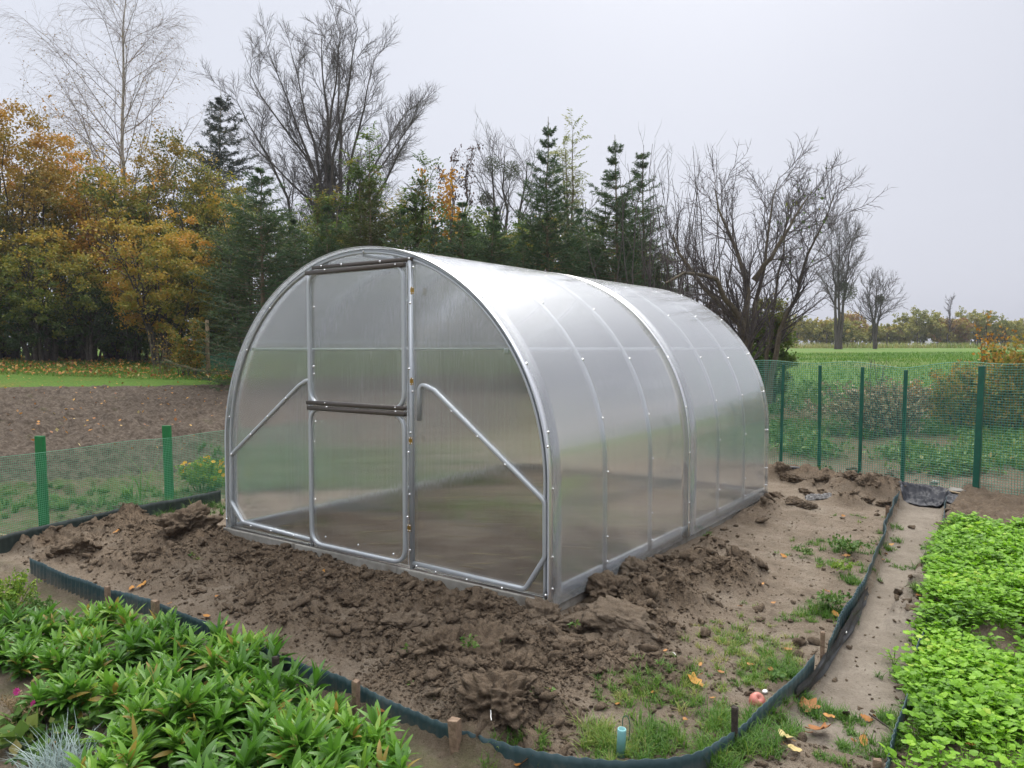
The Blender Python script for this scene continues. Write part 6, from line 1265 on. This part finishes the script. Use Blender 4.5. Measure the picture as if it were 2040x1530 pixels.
for u, v, px, t in [(338,1206,9,.6),(432,1198,9,.5),(645,1155,8,.65),(660,1216,8,.62),(600,1158,8,.6),(1092,1384,11,.62),(1325,1310,10,.45),(1540,1208,10,.5),(1650,1184,14,.45),(1300,1370,10,.5),(1435,1345,14,.4),(1395,1330,11,.6),(1570,1300,14,.42),(1535,1340,17,.42),(1475,1165,10,.55),(1560,1110,14,.6),(1765,1105,9,.6),(1760,1120,8,.6),(1775,1090,10,.7),(1830,1183,12,.4),(1365,1440,14,.45),(1420,1395,12,.5),(1495,1330,14,.5),(1700,1480,10,.3),(1935,1495,18,.4),(1590,1470,10,.25),(1230,1405,9,.55),(1060,1430,9,.35),(1435,1440,12,.5),(1520,1165,8,.6),(1680,1030,8,.55),(1415,1055,7,.6),(980,1490,12,.4),(105,1485,16,.45),(150,1455,14,.5),(440,1425,16,.4),(250,1335,12,.3),(175,1500,14,.4)]: fleaf(u, v, px, t)
# --- behind the right fence
def D_at(u, D, z=None): xy = at(u, D); return (*xy, 0)
whips(1755, 11.6, 765, 200, 'brown twiggy bush behind the middle of the tall mesh fence', 91, 90, .012, 'barkgrey', 'twiggy_bush', 12, 'bush', 1, 'straw', None, .55)
whips(1690, 13, 800, 150, 'low tangle of grey stems left of the brown twiggy bush', 92, 50, .010, 'barkgrey', 'twiggy_bush', 7, 'bush', 1, 'straw', None, .7)
whips(1830, 12.5, 760, 110, 'thin grey shoots between the twiggy bush and the orange shrub', 93, 22, .008, 'barkgrey', 'twiggy_bush', 6, 'bush', 1, 'leaf_orange', None, .5)
M['leaf_rowan'] = leafmat('yellow and orange shrub leaves', [(0, (.07, .11, .02)), (.4, (.20, .22, .04)), (.7, (.38, .27, .05)), (1, (.46, .22, .04))], .35)
def frontshrub(u, D, vt, wpx, label, seed, tint, n=26, ln=5, mat='leaf_rowan'):
    t = whips(u, D, vt, wpx, label, seed, n, .010, 'barkgrey', 'leafy_shrub', 8, 'shrub', ln, mat, None, .6); return t
frontshrub(1935, 11.6, 730, 150, 'yellow-leaved shrub behind the rightmost fence post', 94, .6, 40, 9)
frontshrub(2030, 11.2, 690, 150, 'leafy shrub with orange tips at the right edge of the picture', 95, .6, 50, 9)
frontshrub(1985, 12.5, 640, 60, 'tall thin orange-leaved shoot rising above the right fence', 96, .9, 9, 3, 'leaf_orange')
whips(1745, 11.4, 690, 40, 'few long bare shoots poking above the fence', 97, 6, .007, 'barkgrey', 'bare_shrub', 3, 'shrub', 0, None, None, .5)
def weedbank():
    rg = np.random.default_rng(31); n = 5200; D = rg.uniform(8.6, 17, n); u = rg.uniform(1480, 2140, n); k = fbm(u/90, D*1.3, 3, 4) > np.where(u < 1640, .38, np.where(u < 1860, .54, .46)); D, u = D[k], u[k]; f = np.array([math.sin(YAW), math.cos(YAW)]); P = CAM[:2]+D[:, None]*(f+Rv[:2]*((u-1020)/FPX)[:, None]); P = P[P[:, 1] > 6.75-.28*(P[:, 0]-.9)]; P = np.repeat(P, 7, 0)+rg.normal(size=(len(P)*7, 2))*.07; z = Hgt(P[:, 0], P[:, 1])+rg.uniform(0, .14, len(P)); V, q, t = leaves(np.column_stack([P, z]), np.full(len(P), .075), rg, .45, .22, .6, .5); g = Geo().add(V, q, tint=t)
    g2 = bladesat(np.column_stack([P[::2], z[::2]-.1]), .28, .004, rg, (.4, 1.6), (.8, 1.5), .5, .25); o = link('undergrowth', g.mesh('undergrowth', M['weed'], False)); tag(o, 'green weeds covering the rough ground behind the tall fence', 'weeds', None, 'stuff'); o = link('rough_grass', g2.mesh('rough_grass', M['grassb'], False)); tag(o, 'rough grass between the weeds behind the tall fence', 'grass', None, 'stuff')
weedbank()
def strawpile(u, D, R, H, label, seed):
    rg = np.random.default_rng(seed); xy = at(u, D); n = 420; a = rg.uniform(0, 6.28, n); r = R*rg.uniform(0, 1, n)**.5; c = np.stack([np.cos(a)*r, np.sin(a)*r*.7, H*(1-(r/R)**2)*rg.uniform(.3, 1, n)], -1); d = rg.normal(size=(n, 3))*[1, 1, .35]; d = unit(d)*rg.uniform(.1, .35, (n, 1)); V, Q = tubes(np.stack([c-d, c+[0, 0, .01], c+d], 1), np.full((n, 3), .004), 3); o = link('straw_pile', Geo().add(V, Q, tint=np.repeat(rg.uniform(0, 1, n), 9)).mesh('straw_pile', M['straw']), None, (*xy, ground_z(*xy))); tag(o, label, 'straw pile')
strawpile(1600, 12.6, .55, .22, 'pale heap of dry straw behind the left part of the tall fence', 1)
strawpile(1665, 11.8, .4, .12, 'thin scatter of dry stalks right of the straw heap', 2)
# --- climber and sapling on the left lawn
whips(372, 18.9, 642, 62, 'small climber with yellow and green leaves at the edge of the lawn', 98, 10, .012, 'barkgrey', 'climber', 7, 'plant', 26, 'leaf_rowan', None, .5)
whips(325, 19.2, 655, 70, 'leafless thin sapling left of the small climber', 99, 8, .010, 'barkfir', 'sapling', 6, 'shrub', 1, 'leaf_brown', None, .6)

rgc = np.random.default_rng(44)
for k in range(26):
    u, v = rgc.uniform(1535, 1775), rgc.uniform(935, 1000)
    clodobj(u, v, rgc.uniform(6, 14), 'small clod in the far spoil heap between the greenhouse and the black sheet', 500+k, (1.1, .95, .7), None, rgc.uniform(-.3, .3), .6, 4, dg=.85)
for k in range(40):
    u = rgc.uniform(480, 1180); v = 1105+(u-480)*.22+rgc.uniform(-10, 110)
    clodobj(u, v, rgc.uniform(9, 22), 'middling clod of dug earth in the strip before the greenhouse front', 560+k, (1.1, .95, .7), None, rgc.uniform(-.3, .3), .6, 4, dg=.85)
for k in range(16):
    u = rgc.uniform(1190, 1380); v = 1235-(u-1190)*.55+rgc.uniform(-25, 40)
    clodobj(u, v, rgc.uniform(8, 20), 'middling clod of dug earth along the long side of the greenhouse', 620+k, (1.1, .95, .7), None, rgc.uniform(-.3, .3), .6, 4, dg=.8)

def interior():
    rg = np.random.default_rng(66); n = 260; c = np.column_stack([rg.uniform(-1.38, 1.38, n), rg.uniform(.15, 3.9, n)]); z = Hgt(c[:, 0], c[:, 1])+.006; a = rg.uniform(0, PI, n); L = rg.uniform(.02, .12, n); d = np.stack([np.cos(a)*L, np.sin(a)*L, rg.normal(size=n)*.006], -1); C = np.column_stack([c, z]); V, Q = tubes(np.stack([C-d, C+[0, 0, .004], C+d], 1), np.full((n, 3), .0045), 4)
    o = link('straw_litter', Geo().add(V, Q, tint=np.repeat(rg.uniform(.4, 1, n), 12)).mesh('straw_litter', M['straw'])); tag(o, 'scattered straw on the soil inside the greenhouse', 'straw', None, 'stuff')
interior()
# ------------------------------------------------------------------ sky, sun, render settings
w = bpy.data.worlds.new('World'); S.world = w; w.use_nodes = True; t = w.node_tree; t.nodes.clear()
out = t.nodes.new('ShaderNodeOutputWorld'); bg = t.nodes.new('ShaderNodeBackground')
SUN_EL, SUN_AZ = math.radians(48), math.radians(-20)
sky = t.nodes.new('ShaderNodeTexSky'); sky.sky_type = 'NISHITA'; sky.sun_disc = False; sky.sun_elevation = SUN_EL; sky.sun_rotation = SUN_AZ+PI*0; sky.dust_density = 4; sky.air_density = 1
hs = t.nodes.new('ShaderNodeHueSaturation'); hs.inputs['Saturation'].default_value = .18
tc = t.nodes.new('ShaderNodeTexCoord'); sp = t.nodes.new('ShaderNodeSeparateXYZ'); t.links.new(tc.outputs['Generated'], sp.inputs[0])
nz = t.nodes.new('ShaderNodeTexNoise'); nz.inputs['Scale'].default_value = 1.2; nz.inputs['Detail'].default_value = 3; t.links.new(tc.outputs['Generated'], nz.inputs['Vector'])
dt = t.nodes.new('ShaderNodeVectorMath'); dt.operation = 'DOT_PRODUCT'; dt.inputs[1].default_value = (-.55, -.15, .55); t.links.new(tc.outputs['Generated'], dt.inputs[0])
ad = t.nodes.new('ShaderNodeMath'); ad.operation = 'MULTIPLY_ADD'; t.links.new(nz.outputs['Fac'], ad.inputs[0]); ad.inputs[1].default_value = .38; t.links.new(dt.outputs['Value'], ad.inputs[2])
rp = t.nodes.new('ShaderNodeValToRGB'); t.links.new(ad.outputs[0], rp.inputs[0]); r = rp.color_ramp
SKY_LO, SKY_HI = (3.75, 3.9, 4.6), (5.15, 5.4, 6.15)
r.elements[0].position = .0; r.elements[0].color = (*[c/10 for c in SKY_LO], 1); r.elements[1].position = .8; r.elements[1].color = (*[c/10 for c in SKY_HI], 1)
ml = t.nodes.new('ShaderNodeVectorMath'); ml.operation = 'SCALE'; ml.inputs['Scale'].default_value = 10; t.links.new(rp.outputs[0], ml.inputs[0])
mx = t.nodes.new('ShaderNodeMix'); mx.data_type = 'RGBA'; mx.inputs[0].default_value = .85
t.links.new(sky.outputs[0], hs.inputs['Color']); mr = t.nodes.new('ShaderNodeMapRange'); mr.interpolation_type = 'SMOOTHSTEP'; t.links.new(sp.outputs[2], mr.inputs[0]); mr.inputs[1].default_value = .40; mr.inputs[2].default_value = .95; mr.inputs[3].default_value = 1; mr.inputs[4].default_value = 4.4
wz = t.nodes.new('ShaderNodeMix'); wz.data_type = 'RGBA'; wz.blend_type = 'MULTIPLY'; wf = t.nodes.new('ShaderNodeMapRange'); t.links.new(sp.outputs[2], wf.inputs[0]); wf.inputs[1].default_value = .40; wf.inputs[2].default_value = .95; t.links.new(wf.outputs[0], wz.inputs[0]); t.links.new(mx.outputs[2], wz.inputs[6]); wz.inputs[7].default_value = (1, .965, .86, 1)
m2 = t.nodes.new('ShaderNodeVectorMath'); m2.operation = 'SCALE'; t.links.new(wz.outputs[2], m2.inputs[0]); t.links.new(mr.outputs[0], m2.inputs['Scale'])
t.links.new(hs.outputs[0], mx.inputs[6]); t.links.new(ml.outputs[0], mx.inputs[7]); t.links.new(m2.outputs[0], bg.inputs[0])
bg.inputs[1].default_value = .10; t.links.new(bg.outputs[0], out.inputs[0])
sd = bpy.data.lights.new('sun', 'SUN'); sd.energy = 1.5; sd.angle = math.radians(25); sd.color = (1, .96, .90)
so = bpy.data.objects.new('sun', sd); COL.objects.link(so)
dirv = Vector((math.sin(SUN_AZ)*math.cos(SUN_EL), math.cos(SUN_AZ)*math.cos(SUN_EL), math.sin(SUN_EL)))
so.rotation_euler = dirv.to_track_quat('Z', 'Y').to_euler()
S.view_settings.view_transform = 'Standard'; S.view_settings.look = 'None'; S.view_settings.gamma = 1; S.view_settings.exposure = .54
c = S.cycles; c.max_bounces = 24; c.transmission_bounces = 24; c.transparent_max_bounces = 24; c.glossy_bounces = 6; c.diffuse_bounces = 3
c.use_denoising = True; c.denoiser = 'OPENIMAGEDENOISE'; c.denoising_input_passes = 'RGB_ALBEDO_NORMAL'; c.denoising_prefilter = 'ACCURATE'; c.sample_clamp_indirect = 6

# --- misty autumn air
hm = NT('autumn haze'); pv = hm.n('VolumePrincipled', {'Color': (.90, .92, .97, 1), 'Density': .0007, 'Anisotropy': .2}); hm.t.links.new(pv.outputs[0], hm.out.inputs['Volume'])
g = Geo(); g.add(*boxg(260, 260, 34, 0, (0, 0, 0))[:2]); hz = link('haze', g.mesh('haze', hm.m, False), None, (-10, 40, 13)); tag(hz, 'thin pale haze in the autumn air over the garden', 'haze', None, 'stuff')
